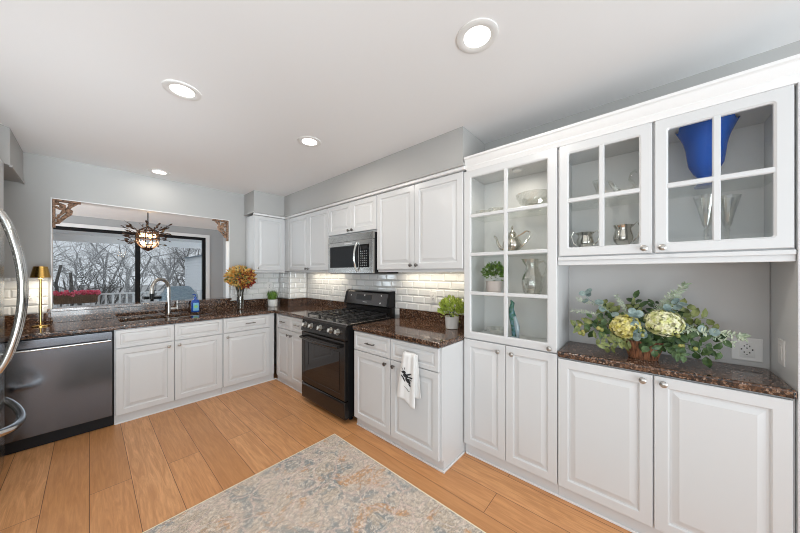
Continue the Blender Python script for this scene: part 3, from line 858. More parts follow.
# ------------------------------------------------------------------ outlets
def outlet(T, u, v, w, h, label, kind='duplex', cat='outlet'):
    P = T @ Vector((u, v, 0)); t = thing('outlet', label, cat, P)
    MB(T).panel(u - w / 2, u + w / 2, v - h / 2, v + h / 2, [(0, .0115), (0, .016), (.003, .018), (.004, .018)]).build('plate', 'plastic', t)
    fc = MB(T).panel(u - .017, u + .017, v - .034, v + .034, [(0, .017), (0, .0195), (.002, .0205)]).build('socket', 'plastic', t)
    sl = MB(T)
    for s_ in (-1, 1):
        for q in (-1, 1): sl.box(u + q * .0065 - .0016, u + q * .0065 + .0016, v + s_ * .017 - .001, v + s_ * .017 + .009, .0200, .0209)
        sl.box(u - .003, u + .003, v + s_ * .017 - .011, v + s_ * .017 - .005, .0200, .0209)
    sl.build('slots', 'slot', fc, smooth=0)
    return t
t = thing('outlet', 'large white outlet plate on the niche wall right of the flower basket', 'outlet', (XW, -.387, 1.0))
To = FX(XW - .006)
MB(To).panel(.387 - .052, .387 + .052, .942, 1.058, [(0, .0005), (0, .004), (.003, .006), (.004, .006)]).build('plate', 'plastic', t)
fc = MB(To).panel(.387 - .026, .387 + .026, .962, 1.038, [(0, .0055), (0, .008), (.002, .009)]).build('socket', 'plastic', t)
sl = MB(To)
for (a, b, w, h) in ((0, .026, .004, .004), (-.009, .017, .0035, .008), (.009, .017, .0035, .008), (0, .007, .006, .005), (-.018, .0, .005, .008), (.018, .0, .005, .008), (-.009, -.015, .0035, .008), (.009, -.015, .0035, .008), (0, -.026, .004, .004)):
    sl.box(.387 + a - w / 2, .387 + a + w / 2, 1.0 + b - h / 2, 1.0 + b + h / 2, .0085, .0095)
sl.build('slots', 'slot', fc, smooth=0)
outlet(FX(XW), -1.554, 1.157, .072, .115, 'white outlet on the tile wall left of the lime plant')
outlet(FX(XW), -3.248, 1.144, .072, .115, 'white outlet on the tile wall between the range and the room corner')
outlet(FY(YW), 1.80, 1.20, .075, .118, 'white outlet on the back tile wall beside the orange flowers')
outlet(FY(YW), -.365, 1.17, .075, .118, 'white outlet on the left tile wall behind the brass lamp')
Tn = Matrix(((-1, 0, 0, 0), (0, 0, 1, -.4615), (0, 1, 0, 0), (0, 0, 0, 1)))
t = thing('switch_plate', 'small white plate on the right side wall of the niche', 'switch', (2.08, -.4615, 1.03))
MB(Tn).panel(-2.08 - .036, -2.08 + .036, .975, 1.09, [(0, .0003), (0, .003), (.003, .005), (.004, .005)]).build('plate', 'plastic', t)
MB(Tn).panel(-2.08 - .016, -2.08 + .016, 1.0, 1.065, [(0, .0045), (0, .006), (.002, .0075)]).build('rocker', 'plastic', t)

# ------------------------------------------------------------------ towel on the drawer
tw = thing('hand_towel', 'white hand towel with a black bee print hanging from a drawer', 'towel', (1.56, 1.30, .44))
def fold(u, v):   # u 0..1 across, v 0..1 down
    return .005 * math.sin(u * 8 + v * 1.5 + 2.2) + .002 * math.sin(u * 19 + 1)
def tpos(u, v, off=0):
    yl = 1.352 + .068 * v ** .8; yr = 1.240 + .004 * v
    y = yl + (yr - yl) * u
    zb = .445 - .030 * u + .012 * math.sin(u * 6)
    z = .806 + (zb - .806) * v
    x = 1.552 + fold(u, v) + .010 * v - off
    if v < .04: x += (1 - v / .04) * .018
    return (x, y, z)
tm = MB(); nu, nv = 22, 30
tm.add([tpos(i / nu, j / nv) for j in range(nv + 1) for i in range(nu + 1)], [(j * (nu + 1) + i, j * (nu + 1) + i + 1, (j + 1) * (nu + 1) + i + 1, (j + 1) * (nu + 1) + i) for j in range(nv) for i in range(nu)])
tc = tm.build('cloth', 'paper', tw, smooth=80)
so = tc.modifiers.new('thick', 'SOLIDIFY'); so.thickness = .0016; so.offset = 0
tm = MB()
def tpos2(u, v):
    y = 1.330 - .100 * u - (.030 * v) * u; z = .80 + (.490 + .01 * math.sin(u * 7) - .80) * v
    return (1.575 + .006 * math.sin(u * 8 + v * 2) - .008 * (1 - v), y, z)
tm.add([tpos2(i / nu, j / nv) for j in range(nv + 1) for i in range(nu + 1)], [(j * (nu + 1) + i, j * (nu + 1) + i + 1, (j + 1) * (nu + 1) + i + 1, (j + 1) * (nu + 1) + i) for j in range(nv) for i in range(nu)])
tc2 = tm.build('rear_fold', 'paper', tw, smooth=80)
so = tc2.modifiers.new('thick', 'SOLIDIFY'); so.thickness = .0016; so.offset = 0
bee = MB()
def ell(cu, cv, a, b, ang, n=12):
    pts = []; cu = .42 + (cu - .42) * 1.25; cv = .46 + (cv - .46) * 1.15; a *= 1.45; b *= 1.55
    for k in range(n):
        t_ = 2 * PI * k / n; x = a * math.cos(t_); y = b * math.sin(t_)
        u = cu + x * math.cos(ang) - y * math.sin(ang); v = cv + (x * math.sin(ang) + y * math.cos(ang)) * .28
        pts.append(tpos(u, v, .0050))
    c_ = tpos(cu, cv, .0050)
    bee.add([c_] + pts, [(0, 1 + k, 1 + (k + 1) % n) for k in range(n)])
ell(.34, .42, .075, .075, .5); ell(.43, .47, .10, .10, .7); ell(.54, .535, .12, .085, .8); ell(.63, .59, .06, .045, .8)
for cu, cv, a_, b_, an in ((.58, .42, .13, .030, -.75), (.66, .46, .14, .032, -.35), (.64, .50, .10, .020, -.1), (.30, .51, .11, .026, .95), (.36, .55, .12, .026, 1.15), (.25, .36, .07, .012, 1.0), (.36, .35, .07, .012, 1.7), (.20, .42, .06, .012, .1), (.47, .68, .10, .014, .35), (.58, .70, .06, .012, -.4)):
    ell(cu, cv, a_, b_, an)
bee.build('printed_bee', 'ink', tw, smooth=0, recalc=False)

# ------------------------------------------------------------------ plants
def blob_plant(parent, c, rx, rz, nleaf, m, L, W, seed, name='foliage', upb=.4):
    rnd = random.Random(seed); mb = MB(); c = Vector(c)
    for k in range(nleaf):
        d = Vector((rnd.gauss(0, 1), rnd.gauss(0, 1), abs(rnd.gauss(0, 1)) * 1.0 - .35)).normalized()
        q = rnd.uniform(.35, 1.0) ** .6
        p = c + Vector((d.x * rx * q, d.y * rx * q, d.z * rz * q))
        dd = (d + Vector((rnd.uniform(-.6, .6), rnd.uniform(-.6, .6), rnd.uniform(-.2, .8) + upb))).normalized()
        mb.leaf(p, dd, Vector((rnd.gauss(0, 1), rnd.gauss(0, 1), rnd.gauss(0, 1))), L * rnd.uniform(.7, 1.2), W * rnd.uniform(.7, 1.2), .15, .15)
    return mb.build(name, m, parent, smooth=0, recalc=False)
# lime plant on the near counter
p = thing('potted_plant', 'lime green leafy plant in a grey pot on the near granite counter', 'plant', (2.08, 1.25, CT1))
k = MB(); k.lathe([(.045, CT1 + .0005), (.053, CT1 + .004), (.060, CT1 + .10), (.062, CT1 + .105), (.056, CT1 + .105), (.054, CT1 + .09), (.001, CT1 + .088)], (2.08, 1.25, 0), 28); k.build('pot', 'potgrey', p)
blob_plant(p, (2.08, 1.25, CT1 + .155), .105, .105, 330, 'lime', .042, .024, 3)
st = MB(); rnd = random.Random(2)
for k in range(14): st.tube([(2.08 + rnd.uniform(-.02, .02), 1.25 + rnd.uniform(-.02, .02), CT1 + .085), (2.08 + rnd.uniform(-.07, .07), 1.25 + rnd.uniform(-.07, .07), CT1 + .2)], .0018, 5)
st.build('stem', 'stem', p)
# small grass plant in the corner
p = thing('potted_plant', 'small grassy plant in a white pot in the counter corner', 'plant', (1.76, 4.03, CT1))
k = MB(); k.lathe([(.058, CT1 + .0005), (.062, CT1 + .004), (.066, CT1 + .100), (.060, CT1 + .100), (.059, CT1 + .09), (.001, CT1 + .09)], (1.76, 4.03, 0), 24); k.build('pot', 'potwhite', p)
mb = MB(); rnd = random.Random(5)
for k in range(260):
    a = rnd.uniform(0, 2 * PI); r_ = rnd.uniform(0, .052); e = rnd.uniform(.1, .75)
    b0 = Vector((1.76 + r_ * math.cos(a), 4.03 + r_ * math.sin(a), CT1 + .089))
    mb.leaf(b0, (math.cos(a) * e, math.sin(a) * e, 1), (math.cos(a), math.sin(a), .2), rnd.uniform(.08, .145), .012, .1, .25)
mb.build('foliage', 'grassleaf', p, smooth=0, recalc=False)
# orange flowers in a glass vase
VX, VY = 1.33, 4.02
p = thing('flower_vase', 'clear glass vase of orange and rust autumn flowers on the back counter', 'vase', (VX, VY, CT1))
k = MB(); k.lathe([(.040, CT1 + .0005), (.042, CT1 + .004), (.042, CT1 + .17), (.0395, CT1 + .17), (.0395, CT1 + .012), (.001, CT1 + .012)], (VX, VY, 0), 28); k.build('glass', 'crystal', p)
st = MB(); rnd = random.Random(11)
for k in range(9):
    a = 2 * PI * k / 9; st.tube([(VX + .030 * math.cos(a), VY + .030 * math.sin(a), CT1 + .014), (VX + .032 * math.cos(a + .4), VY + .032 * math.sin(a + .4), CT1 + .22), (VX + .08 * math.cos(a), VY + .08 * math.sin(a), CT1 + .40)], .0055, 6)
st.build('stem', 'darkstem', p)
for nm, mt, n_, sd in (('orange_blossom', 'orangeleaf', 300, 1), ('gold_blossom', 'goldleaf', 220, 2), ('rust_blossom', 'rustleaf', 150, 3), ('leaf', 'olive', 110, 4)):
    rnd = random.Random(sd + 40); mb = MB(); cc = Vector((VX, VY, CT1 + .425))
    if nm == 'rust_blossom': cc = cc + Vector((.05, -.05, -.02))
    for k in range(n_):
        d = Vector((rnd.gauss(0, 1), rnd.gauss(0, 1), rnd.gauss(0, 1))).normalized(); q = rnd.uniform(.2, 1) ** .5
        R_ = .165 if nm != 'rust_blossom' else .10
        pp = cc + Vector((d.x * R_ * q, d.y * R_ * q, d.z * .125 * q))
        mb.leaf(pp, d + Vector((rnd.uniform(-.7, .7), rnd.uniform(-.7, .7), rnd.uniform(-.7, .7))), (rnd.gauss(0, 1), rnd.gauss(0, 1), rnd.gauss(0, 1)), rnd.uniform(.032, .06), rnd.uniform(.022, .036), .2, .2)
    mb.build(nm, mt, p, smooth=0, recalc=False)

# brass lamp
LX, LY = -.292, 4.06
p = thing('table_lamp', 'slim brass table lamp with cone shade on the left counter', 'lamp', (LX, LY, CT1))
k = MB(); k.lathe([(.052, CT1 + .0005), (.052, CT1 + .009), (.047, CT1 + .012), (.001, CT1 + .013)], (LX, LY, 0), 32); k.build('base', 'brass', p)
k = MB(); k.lathe([(.0085, CT1 + .012), (.0075, CT1 + .42), (.013, CT1 + .425), (.013, CT1 + .46), (.001, CT1 + .46)], (LX, LY, 0), 16); k.build('stem', 'brass', p)
k = MB(); k.lathe([(.060, CT1 + .437), (.041, CT1 + .537), (.001, CT1 + .540)], (LX, LY, 0), 36, cap=False); k.build('lamp_shade', 'brassdark', p)
k = MB(); k.lathe([(.047, CT1 + .450), (.047, CT1 + .452), (.001, CT1 + .452)], (LX, LY, 0), 24); k.build('diffuser', 'strip', p)
area('bulb_light', (0, 0, .430), (0, 0, 0), .08, .08, 1.6, (1, .90, .74), p, 'DISK')

# faucet
FXX, FYY = .615, 4.165
p = thing('faucet', 'brushed nickel gooseneck faucet behind the sink', 'faucet', (FXX, FYY, CT1))
k = MB(); k.lathe([(.028, CT1 + .0005), (.028, CT1 + .006), (.020, CT1 + .012), (.019, CT1 + .09), (.0165, CT1 + .10), (.001, CT1 + .10)], (FXX, FYY, 0), 24); k.build('base', 'nickel', p)
k = MB(); dirx, diry = -.76, -.65; pts = [(FXX, FYY, CT1 + .095), (FXX, FYY, CT1 + .30)]; R_ = .108
for i in range(1, 15):
    a = PI * i / 15; s_ = R_ * (1 - math.cos(a)); pts.append((FXX + dirx * s_, FYY + diry * s_, CT1 + .30 + R_ * math.sin(a)))
pts.append((FXX + dirx * 2 * R_, FYY + diry * 2 * R_, CT1 + .255))
k.tube(pts, .0165, 14); k.build('spout', 'nickel', p)
e = pts[-1]; k = MB(); k.tube([e, (e[0], e[1], e[2] - .055)], [.0165, .0185], 14); k.build('spray_head', 'black', p)
k = MB(); k.tube([(FXX + .015, FYY, CT1 + .065), (FXX + .075, FYY - .005, CT1 + .065)], .010, 12); k.tube([(FXX + .078, FYY - .005, CT1 + .055), (FXX + .078, FYY - .005, CT1 + .155)], [.0085, .006], 10); k.build('handle', 'nickel', p)
# soap bottle
SX, SY = .865, 4.15
p = thing('soap_bottle', 'blue pump soap bottle on the counter beside the faucet', 'bottle', (SX, SY, CT1))
def sq(r, h, a):
    q = (abs(math.cos(a)) ** 4 + abs(math.sin(a)) ** 4) ** -.25
    return r * q
k = MB(); k.lathe([(.036, CT1 + .0005), (.041, CT1 + .006), (.041, CT1 + .125), (.030, CT1 + .150), (.014, CT1 + .160), (.014, CT1 + .170), (.001, CT1 + .170)], (SX, SY, 0), 32, wob=sq); bt = k.build('bottle_body', 'bluebottle', p)
k = MB(); k.lathe([(.016, CT1 + .168), (.016, CT1 + .186), (.005, CT1 + .188), (.005, CT1 + .212), (.012, CT1 + .214), (.012, CT1 + .222), (.001, CT1 + .223)], (SX, SY, 0), 16); k.tube([(SX, SY, CT1 + .217), (SX - .03, SY - .02, CT1 + .214)], .005, 8); k.build('pump', 'bluebottle', p)
k = MB(FY(SY - .0415)); k.box(SX - .028, SX + .028, CT1 + .02, CT1 + .115, 0, .0012); lb = k.build('label_patch', 'soaplabel', p)
k = MB(FY(SY - .0427) @ Matrix.Translation((SX, CT1 + .07, 0))); k.lathe([(.018, 0), (.018, .0008), (.001, .0008)], seg=16); k.build('leaf_mark', 'soapgreen', lb)

# ------------------------------------------------------------------ carved corner brackets in the opening
def bracket(x, sgn, label):
    t = thing('corner_bracket', label, 'bracket', (x, YW + .03, OZ1 - .28), 'carved brackets in the opening')
    T = Matrix(((sgn, 0, 0, x), (0, 0, -1, YW + .045), (0, 1, 0, OZ1 - .009), (0, 0, 0, 1)))   # u away from the jamb, v up
    k = MB(T); k.box(.001, .018, -.275, 0, -.02, .05); k.box(.018, .180, -.016, 0, -.02, .05); k.build('frame', 'carved', t, bevel=.003)
    k = MB(T)
    import math as m_
    path = [(.016, -.23), (.035, -.222), (.055, -.19), (.080, -.155), (.105, -.125), (.112, -.095), (.098, -.078), (.112, -.05), (.140, -.03), (.155, -.017)]
    k.tube([(u, v, .015) for u, v in path], [.010, .014, .015, .016, .020, .018, .015, .016, .012, .008], 8)
    k.tube([(.018, -.07, .015), (.045, -.085, .015), (.075, -.075, .015), (.075, -.05, .015), (.05, -.04, .015), (.018, -.04, .015)], .012, 8)
    k.tube([(.075, -.075, .015), (.07, -.11, .015), (.05, -.14, .015)], [.014, .016, .009], 8)
    k.tube([(.018, -.185, .015), (.035, -.17, .015), (.04, -.15, .015), (.055, -.145, .015)], .011, 8)
    for (u, v, r_) in ((.06, -.06, .02), (.09, -.10, .022), (.04, -.20, .017), (.11, -.035, .017), (.03, -.03, .014)): k.sphere((u, v, .016), r_, 8, 6, .8)
    k.build('scrollwork', 'carved', t)
bracket(OX0 + .0085, 1, 'carved brown wooden bracket in the left top corner of the opening')
bracket(OX1 - .0085, -1, 'carved brown wooden bracket in the right top corner of the opening')

# ------------------------------------------------------------------ things inside the glass cabinets
def lathe_thing(name, label, cat, loc, prof, m, seg=28, part=None, wob=None, group=None):
    k = MB(); k.lathe([(r, loc[2] + h) for r, h in prof], (loc[0], loc[1], 0), seg, wob=wob)
    o = k.build(name, m); o_ = Vector(loc)
    for v in o.data.vertices: v.co -= o_
    o.location = loc
    return tag(o, label, cat, group)
S1, S2, S3, S0 = 1.2295, 1.5275, 1.8295, .9055
# silver teapot
tp = thing('teapot', 'silver teapot with curled handle on a glass shelf', 'teapot', (2.07, .735, S2))
k = MB(); k.lathe([(.034, S2 + .0005), (.036, S2 + .006), (.026, S2 + .014), (.032, S2 + .020), (.060, S2 + .042), (.068, S2 + .068), (.062, S2 + .098), (.040, S2 + .126), (.028, S2 + .140), (.031, S2 + .144)], (2.07, .735, 0), 28); bd_ = k.build('body', 'silver', tp)
k = MB(); k.lathe([(.031, S2 + .1445), (.028, S2 + .155), (.014, S2 + .170), (.006, S2 + .178), (.004, S2 + .186), (.009, S2 + .194), (.006, S2 + .202), (.002, S2 + .214), (.0005, S2 + .216)], (2.07, .735, 0), 20); k.build('lid', 'silver', tp)
k = MB(); k.tube([(2.07, .785, S2 + .045), (2.07, .820, S2 + .050), (2.07, .842, S2 + .085), (2.07, .852, S2 + .125), (2.07, .870, S2 + .150)], [.013, .013, .010, .007, .006], 10); k.build('spout', 'silver', tp)
k = MB(); k.tube([(2.07, .700, S2 + .130), (2.07, .665, S2 + .148), (2.07, .635, S2 + .165), (2.07, .612, S2 + .155), (2.07, .612, S2 + .125), (2.07, .640, S2 + .085), (2.07, .668, S2 + .055), (2.07, .690, S2 + .045)], .0052, 8); k.build('handle', 'silver', tp)
lathe_thing('plate', 'pale green glass plate leaning behind the silver teapot', 'plate', (2.215, .90, S2), [(.001, .004), (.05, .0005), (.085, .014), (.087, .016), (.05, .005), (.001, .008)], 'crystal')
# crystal bowl, cut diamond pattern
def cut(r, h, a): return r * (1 + .035 * math.cos(14 * a + h * 110)) if h > S3 + .02 else r
def crystal_bowl(loc, label):
    k = MB(); b = loc[2]
    outer = [(.04, .0005), (.045, .006), (.04, .014), (.075, .035), (.103, .070), (.115, .105), (.120, .122)]
    inner = [(.114, .120), (.108, .105), (.095, .072), (.068, .042), (.001, .026)]
    prof_ = [(.040, .001), (.044, .010), (.056, .024), (.070, .036), (.083, .049), (.094, .063), (.103, .078), (.110, .093), (.115, .108), (.118, .122)]
    SEG = 26; loops = []
    for j, (r, h) in enumerate(prof_):
        loops.append([(loc[0] + r * (1 + (.055 if (i + j) % 2 and j > 1 else 0)) * math.cos(2 * PI * i / SEG), loc[1] + r * (1 + (.055 if (i + j) % 2 and j > 1 else 0)) * math.sin(2 * PI * i / SEG), b + h) for i in range(SEG)])
    for r, h in ((.112, .120), (.098, .080), (.060, .036), (.002, .024)):
        loops.append([(loc[0] + r * math.cos(2 * PI * i / SEG), loc[1] + r * math.sin(2 * PI * i / SEG), b + h) for i in range(SEG)])
    k.rings(loops)
    o = k.build('crystal_bowl', 'crystal', smooth=0)
    return tag(o, label, 'bowl')
crystal_bowl((2.10, .590, S3), 'large cut crystal bowl on the top glass shelf of the tall cabinet')
for i, (y, x) in enumerate(((.965, 2.07), (.850, 2.05))):
    lathe_thing('crystal_dish', ('clear crystal dish at the left end of the top shelf', 'clear crystal dish beside the cut bowl on the top shelf')[i], 'dish', (x, y, S3),
                [(.03, .0005), (.034, .006), (.028, .012), (.045, .025), (.056, .050), (.052, .050), (.040, .026), (.001, .018)], 'crystal', 32, wob=lambda r, h, a: r * (1 + .06 * math.cos(12 * a)))
# glass pitcher
pt = thing('glass_pitcher', 'clear ribbed glass pitcher on a shelf below the teapot', 'pitcher', (2.09, .602, S1))
k = MB(); pr = [(.045, .0005), (.050, .006), (.062, .04), (.070, .085), (.066, .13), (.048, .18), (.042, .21), (.047, .245), (.052, .262)]
k.lathe([(r, S1 + h) for r, h in pr] + [(r - .004, S1 + h) for r, h in reversed(pr[1:])] + [(.001, S1 + .012)], (2.09, .602, 0), 48, wob=lambda r, h, a: r * (1 + .025 * math.cos(16 * a + h * 30)) + (.018 * max(0, math.cos(a - 1.9)) ** 6 if h > S1 + .24 else 0)); k.build('body', 'crystal', pt)
k = MB(); k.tube([(2.09, .556, S1 + .235), (2.09, .525, S1 + .245), (2.09, .508, S1 + .215), (2.09, .515, S1 + .165), (2.09, .545, S1 + .12)], .0075, 10); k.build('handle', 'crystal', pt)
# small plant in cabinet
pt = thing('potted_plant', 'green leafy plant in a pinkish square-shouldered pot behind cabinet glass', 'plant', (2.08, .878, S1))
k = MB(); k.lathe([(.050, S1 + .0005), (.054, S1 + .004), (.058, S1 + .100), (.053, S1 + .100), (.052, S1 + .09), (.001, S1 + .09)], (2.08, .878, 0), 28); k.build('pot', 'potpink', pt)
blob_plant(pt, (2.08, .878, S1 + .155), .078, .080, 460, 'grassleaf', .027, .015, 9); blob_plant(pt, (2.08, .878, S1 + .165), .080, .085, 60, 'wisp', .03, .014, 10, 'young_leaf')
# figurine
pt = thing('bird_figurine', 'slender green and pale blue glass bird figurine on the cabinet floor', 'figurine', (2.08, .725, S0))
k = MB(); k.tube([(2.08, .722, S0 + .02), (2.08, .715, S0 + .09), (2.08, .735, S0 + .16), (2.08, .745, S0 + .22), (2.08, .735, S0 + .265), (2.08, .750, S0 + .285)], [.018, .030, .026, .018, .014, .004], 14); k.build('body', 'figure', pt)
k = MB(); k.tube([(2.06, .712, S0 + .17), (2.055, .695, S0 + .10), (2.06, .690, S0 + .01)], [.010, .018, .008], 10); k.build('wing', 'clearblue', pt)
k = MB(); k.lathe([(.034, S0 + .0005), (.034, S0 + .012), (.022, S0 + .022), (.001, S0 + .024)], (2.08, .722, 0), 20); k.build('base', 'clearblue', pt)
lathe_thing('glass_bowl', 'small clear bowl on the cabinet floor beside the bird figurine', 'bowl', (2.10, .86, S0), [(.035, .0005), (.04, .005), (.07, .04), (.085, .06), (.081, .06), (.06, .03), (.001, .012)], 'crystal')
# silver sugar bowl + creamer in the middle glass cabinet
F1 = 1.5185
def silver_pot(loc, R_, H, label, handles, name):
    t = thing(name, label, name.split('_')[-1], loc); x, y, z = loc
    k = MB(); pr = [(.62, .0), (.64, .05), (.48, .12), (.52, .2), (.92, .38), (1.0, .52), (.86, .72), (.78, .84), (.95, .97), (1.0, 1.0), (.94, 1.0), (.74, .84), (.80, .7), (.001, .2)]
    k.lathe([(a * R_, z + .0005 + b * H) for a, b in pr], (x, y, 0), 28, wob=lambda r, h, a: r * (1 + .02 * math.cos(10 * a))); k.build('body', 'silver', t)
    for s_ in handles:
        k = MB(); k.tube([(x, y + s_ * R_ * .85, z + H * .92), (x, y + s_ * R_ * 1.35, z + H * 1.08), (x, y + s_ * R_ * 1.62, z + H * .85), (x, y + s_ * R_ * 1.35, z + H * .5), (x, y + s_ * R_ * .95, z + H * .35)], R_ * .07, 8); k.build('handle', 'silver', t)
    return t
silver_pot((2.06, .283, F1), .046, .125, 'low silver sugar bowl with two handles, left in the middle glass cabinet', (1, -1), 'sugar_bowl')
silver_pot((2.06, .098, F1), .047, .150, 'taller silver creamer with a high curled handle beside the sugar bowl', (-1,), 'silver_creamer')
F2 = 1.8275
def stem_glass(loc, R_, H, label, seg=24, stem=.35):
    b = loc[2]; k = H
    return lathe_thing('stemmed_glass', label, 'glass', loc, [(R_ * .75, .0005), (R_ * .7, .003), (.006, .010), (.004, H * stem * .6), (.008, H * stem * .75), (.005, H * stem), (R_ * .35, H * stem + .012), (R_ * .65, H * .7), (R_, H), (R_ - .0018, H), (R_ * .62, H * .7), (R_ * .3, H * stem + .018), (.001, H * stem + .014)], 'crystal', seg)
stem_glass((2.08, .215, F2), .034, .130, 'small clear stemmed glass at the left of the middle cabinet shelf')
sw = thing('crystal_swan', 'clear crystal swan dish on the middle cabinet shelf above the creamer', 'figurine', (2.08, .10, F2))
k = MB(); k.lathe([(.030, F2 + .0005), (.045, F2 + .015), (.055, F2 + .04), (.050, F2 + .042), (.035, F2 + .02), (.001, F2 + .016)], (2.08, .10, 0), 24); k.build('body', 'crystal', sw)
k = MB(); k.tube([(2.08, .065, F2 + .03), (2.08, .045, F2 + .07), (2.08, .070, F2 + .105), (2.08, .062, F2 + .140), (2.08, .045, F2 + .150), (2.08, .035, F2 + .138)], [.012, .009, .008, .008, .009, .003], 10); k.build('neck', 'crystal', sw)
for s_ in (-.02, .02):
    k = MB(); k.tube([(2.08 + s_, .12, F2 + .04), (2.08 + s_ * 1.4, .15, F2 + .09), (2.08 + s_, .17, F2 + .12)], [.016, .012, .003], 8); k.build('wing', 'crystal', sw)
# blue vase
def wav(r, h, a):
    t = max(0, (h - F2 - .24) / .10); return (r * (1 + .10 * t * math.cos(5 * a + .6)), h + .022 * t * math.cos(5 * a + .6))
pr = [(.040, .0005), (.042, .006), (.032, .016), (.026, .028), (.034, .042), (.030, .052), (.045, .075), (.062, .115), (.068, .16), (.072, .20), (.082, .245), (.098, .285), (.112, .315)]
lathe_thing('glass_vase', 'cobalt blue flared glass vase in the right glass cabinet', 'vase', (2.08, -.228, F2), pr + [(r - .005, h - .001) for r, h in reversed(pr[6:])] + [(.001, .07)], 'blue', 40, wob=lambda r, h, a: wav(r, h, a))
def trumpet(loc, label):
    return lathe_thing('champagne_flute', label, 'glass', loc, [(.034, .0005), (.033, .004), (.008, .010), (.006, .04), (.012, .055), (.006, .068), (.012, .085), (.006, .095), (.014, .11), (.028, .18), (.047, .255), (.045, .255), (.026, .18), (.011, .112), (.001, .108)], 'crystal', 28)
trumpet((2.04, -.225, F1), 'tall clear trumpet flute, left of the pair below the blue vase')
trumpet((2.12, -.305, F1), 'tall clear trumpet flute, right of the pair below the blue vase')

# ------------------------------------------------------------------ flower basket in the niche
BX, BY, BZ = 2.06, .012, CT1
fb = thing('flower_basket', 'basket of yellow and cream hydrangeas with greenery on the niche counter', 'flower arrangement', (BX, BY, BZ))
def oval(r, h, a): return r
k = MB(); 
def bk(r0, h): return [(BX + r0 * .72 * math.cos(2 * PI * i / 80) * (1 + .035 * (i % 2)), BY + r0 * math.sin(2 * PI * i / 80) * (1 + .035 * (i % 2)), BZ + h) for i in range(80)]
k.rings([bk(.060, .0005), bk(.068, .03), bk(.080, .065), bk(.092, .098), bk(.094, .104), bk(.086, .104), bk(.078, .085), bk(.02, .08)]); k.build('basket', 'basket', fb, smooth=0)
def hyd(c, R_, m, seed):
    rnd = random.Random(seed); mb = MB(); c = Vector(c)
    for k in range(330):
        d = Vector((rnd.gauss(0, 1), rnd.gauss(0, 1), rnd.gauss(0, 1) + .15)).normalized()
        p = c + Vector((d.x * R_ * .85, d.y * R_ * 1.1, d.z * R_ * .95)) * rnd.uniform(.82, 1.05)
        a = d.orthogonal().normalized(); b = d.cross(a); ph = rnd.uniform(0, PI)
        for q in range(4):
            w = a * math.cos(ph + q * PI / 2) + b * math.sin(ph + q * PI / 2)
            mb.leaf(p, w + d * rnd.uniform(.15, .5), d, R_ * .24, R_ * .20, .12, .1)
    mb.sphere(c, R_ * .75, 10, 8)
    return mb.build('hydrangea', m, fb, smooth=0, recalc=False)
hyd((BX - .03, .085, 1.085), .066, 'hydyellow', 1)['label'] = 'yellow hydrangea head'
hyd((BX - .035, -.070, 1.125), .068, 'hydcream', 2)['label'] = 'cream hydrangea head'
def spray(path, m, L, W, n, seed, name, round_=False, r=.0022, jit=.6):
    rnd = random.Random(seed); mb = MB(); P = [Vector(q) for q in path]
    def at(t):
        f = t * (len(P) - 1); i = min(int(f), len(P) - 2); return P[i].lerp(P[i + 1], f - i)
    mb.tube([at(i / 8) for i in range(9)], [r * (1.2 - .8 * i / 8) for i in range(9)], 5)
    for k in range(n):
        t = .15 + .85 * k / max(n - 1, 1); p = at(t); d = (at(min(t + .06, 1)) - at(max(t - .06, 0))).normalized()
        s_ = 1 if k % 2 else -1
        out = d.cross(Vector((-1, rnd.uniform(-.5, .5), rnd.uniform(-.2, .5)))).normalized() * s_
        dd = (d * .6 + out + Vector((rnd.uniform(-jit, jit), rnd.uniform(-jit, jit), rnd.uniform(-jit, jit)))).normalized()
        up = Vector((-1, rnd.uniform(-.6, .6), rnd.uniform(-.2, .9)))
        if round_: mb.disc(p + dd * L * .5, up + Vector((rnd.uniform(-.4, .4), rnd.uniform(-.9, .9), rnd.uniform(-.9, .9))), L * .5 * rnd.uniform(.8, 1.15), 12, .12)
        else: mb.leaf(p, dd, up, L * rnd.uniform(.75, 1.2), W * rnd.uniform(.8, 1.2), .12, .3)
    return mb.build(name, m, fb, smooth=0, recalc=False)
b0 = (BX, BY, BZ + .09)
def sp(m, L, W, n, name, seed, *pts, **kw): return spray([b0] + list(pts), m, L, W, n, seed, name, **kw)
# broad dark leaves
sp('deepleaf', .060, .034, 12, 'leaf_spray', 1, (2.03, .16, 1.06), (2.02, .30, 1.035))
sp('olive', .058, .036, 12, 'leaf_spray', 2, (2.05, .18, 1.10), (2.02, .33, 1.06))
sp('deepleaf', .060, .038, 12, 'leaf_spray', 3, (2.02, -.10, 1.03), (2.00, -.22, .985))
sp('deepleaf', .055, .036, 12, 'leaf_spray', 4, (2.03, -.12, 1.08), (2.02, -.27, 1.01))
sp('olive', .055, .034, 12, 'leaf_spray', 5, (2.06, .14, 1.15), (2.05, .19, 1.20))
sp('olive', .055, .034, 12, 'leaf_spray', 6, (2.07, -.12, 1.16), (2.07, -.23, 1.16))
sp('deepleaf', .055, .036, 10, 'leaf_spray', 7, (1.99, .02, 1.02), (1.96, -.03, .99))
sp('olive', .05, .03, 10, 'leaf_spray', 8, (2.0, .12, 1.0), (1.965, .17, .96))
sp('deepleaf', .055, .034, 12, 'leaf_spray', 9, (2.12, .02, 1.16), (2.14, .05, 1.24))
sp('olive', .055, .034, 12, 'leaf_spray', 10, (2.10, -.06, 1.18), (2.10, -.16, 1.22))
sp('deepleaf', .05, .03, 12, 'leaf_spray', 11, (2.04, .10, 1.12), (2.02, .24, 1.12))
sp('deepleaf', .05, .03, 12, 'leaf_spray', 12, (2.04, -.16, 1.10), (2.03, -.28, 1.07))
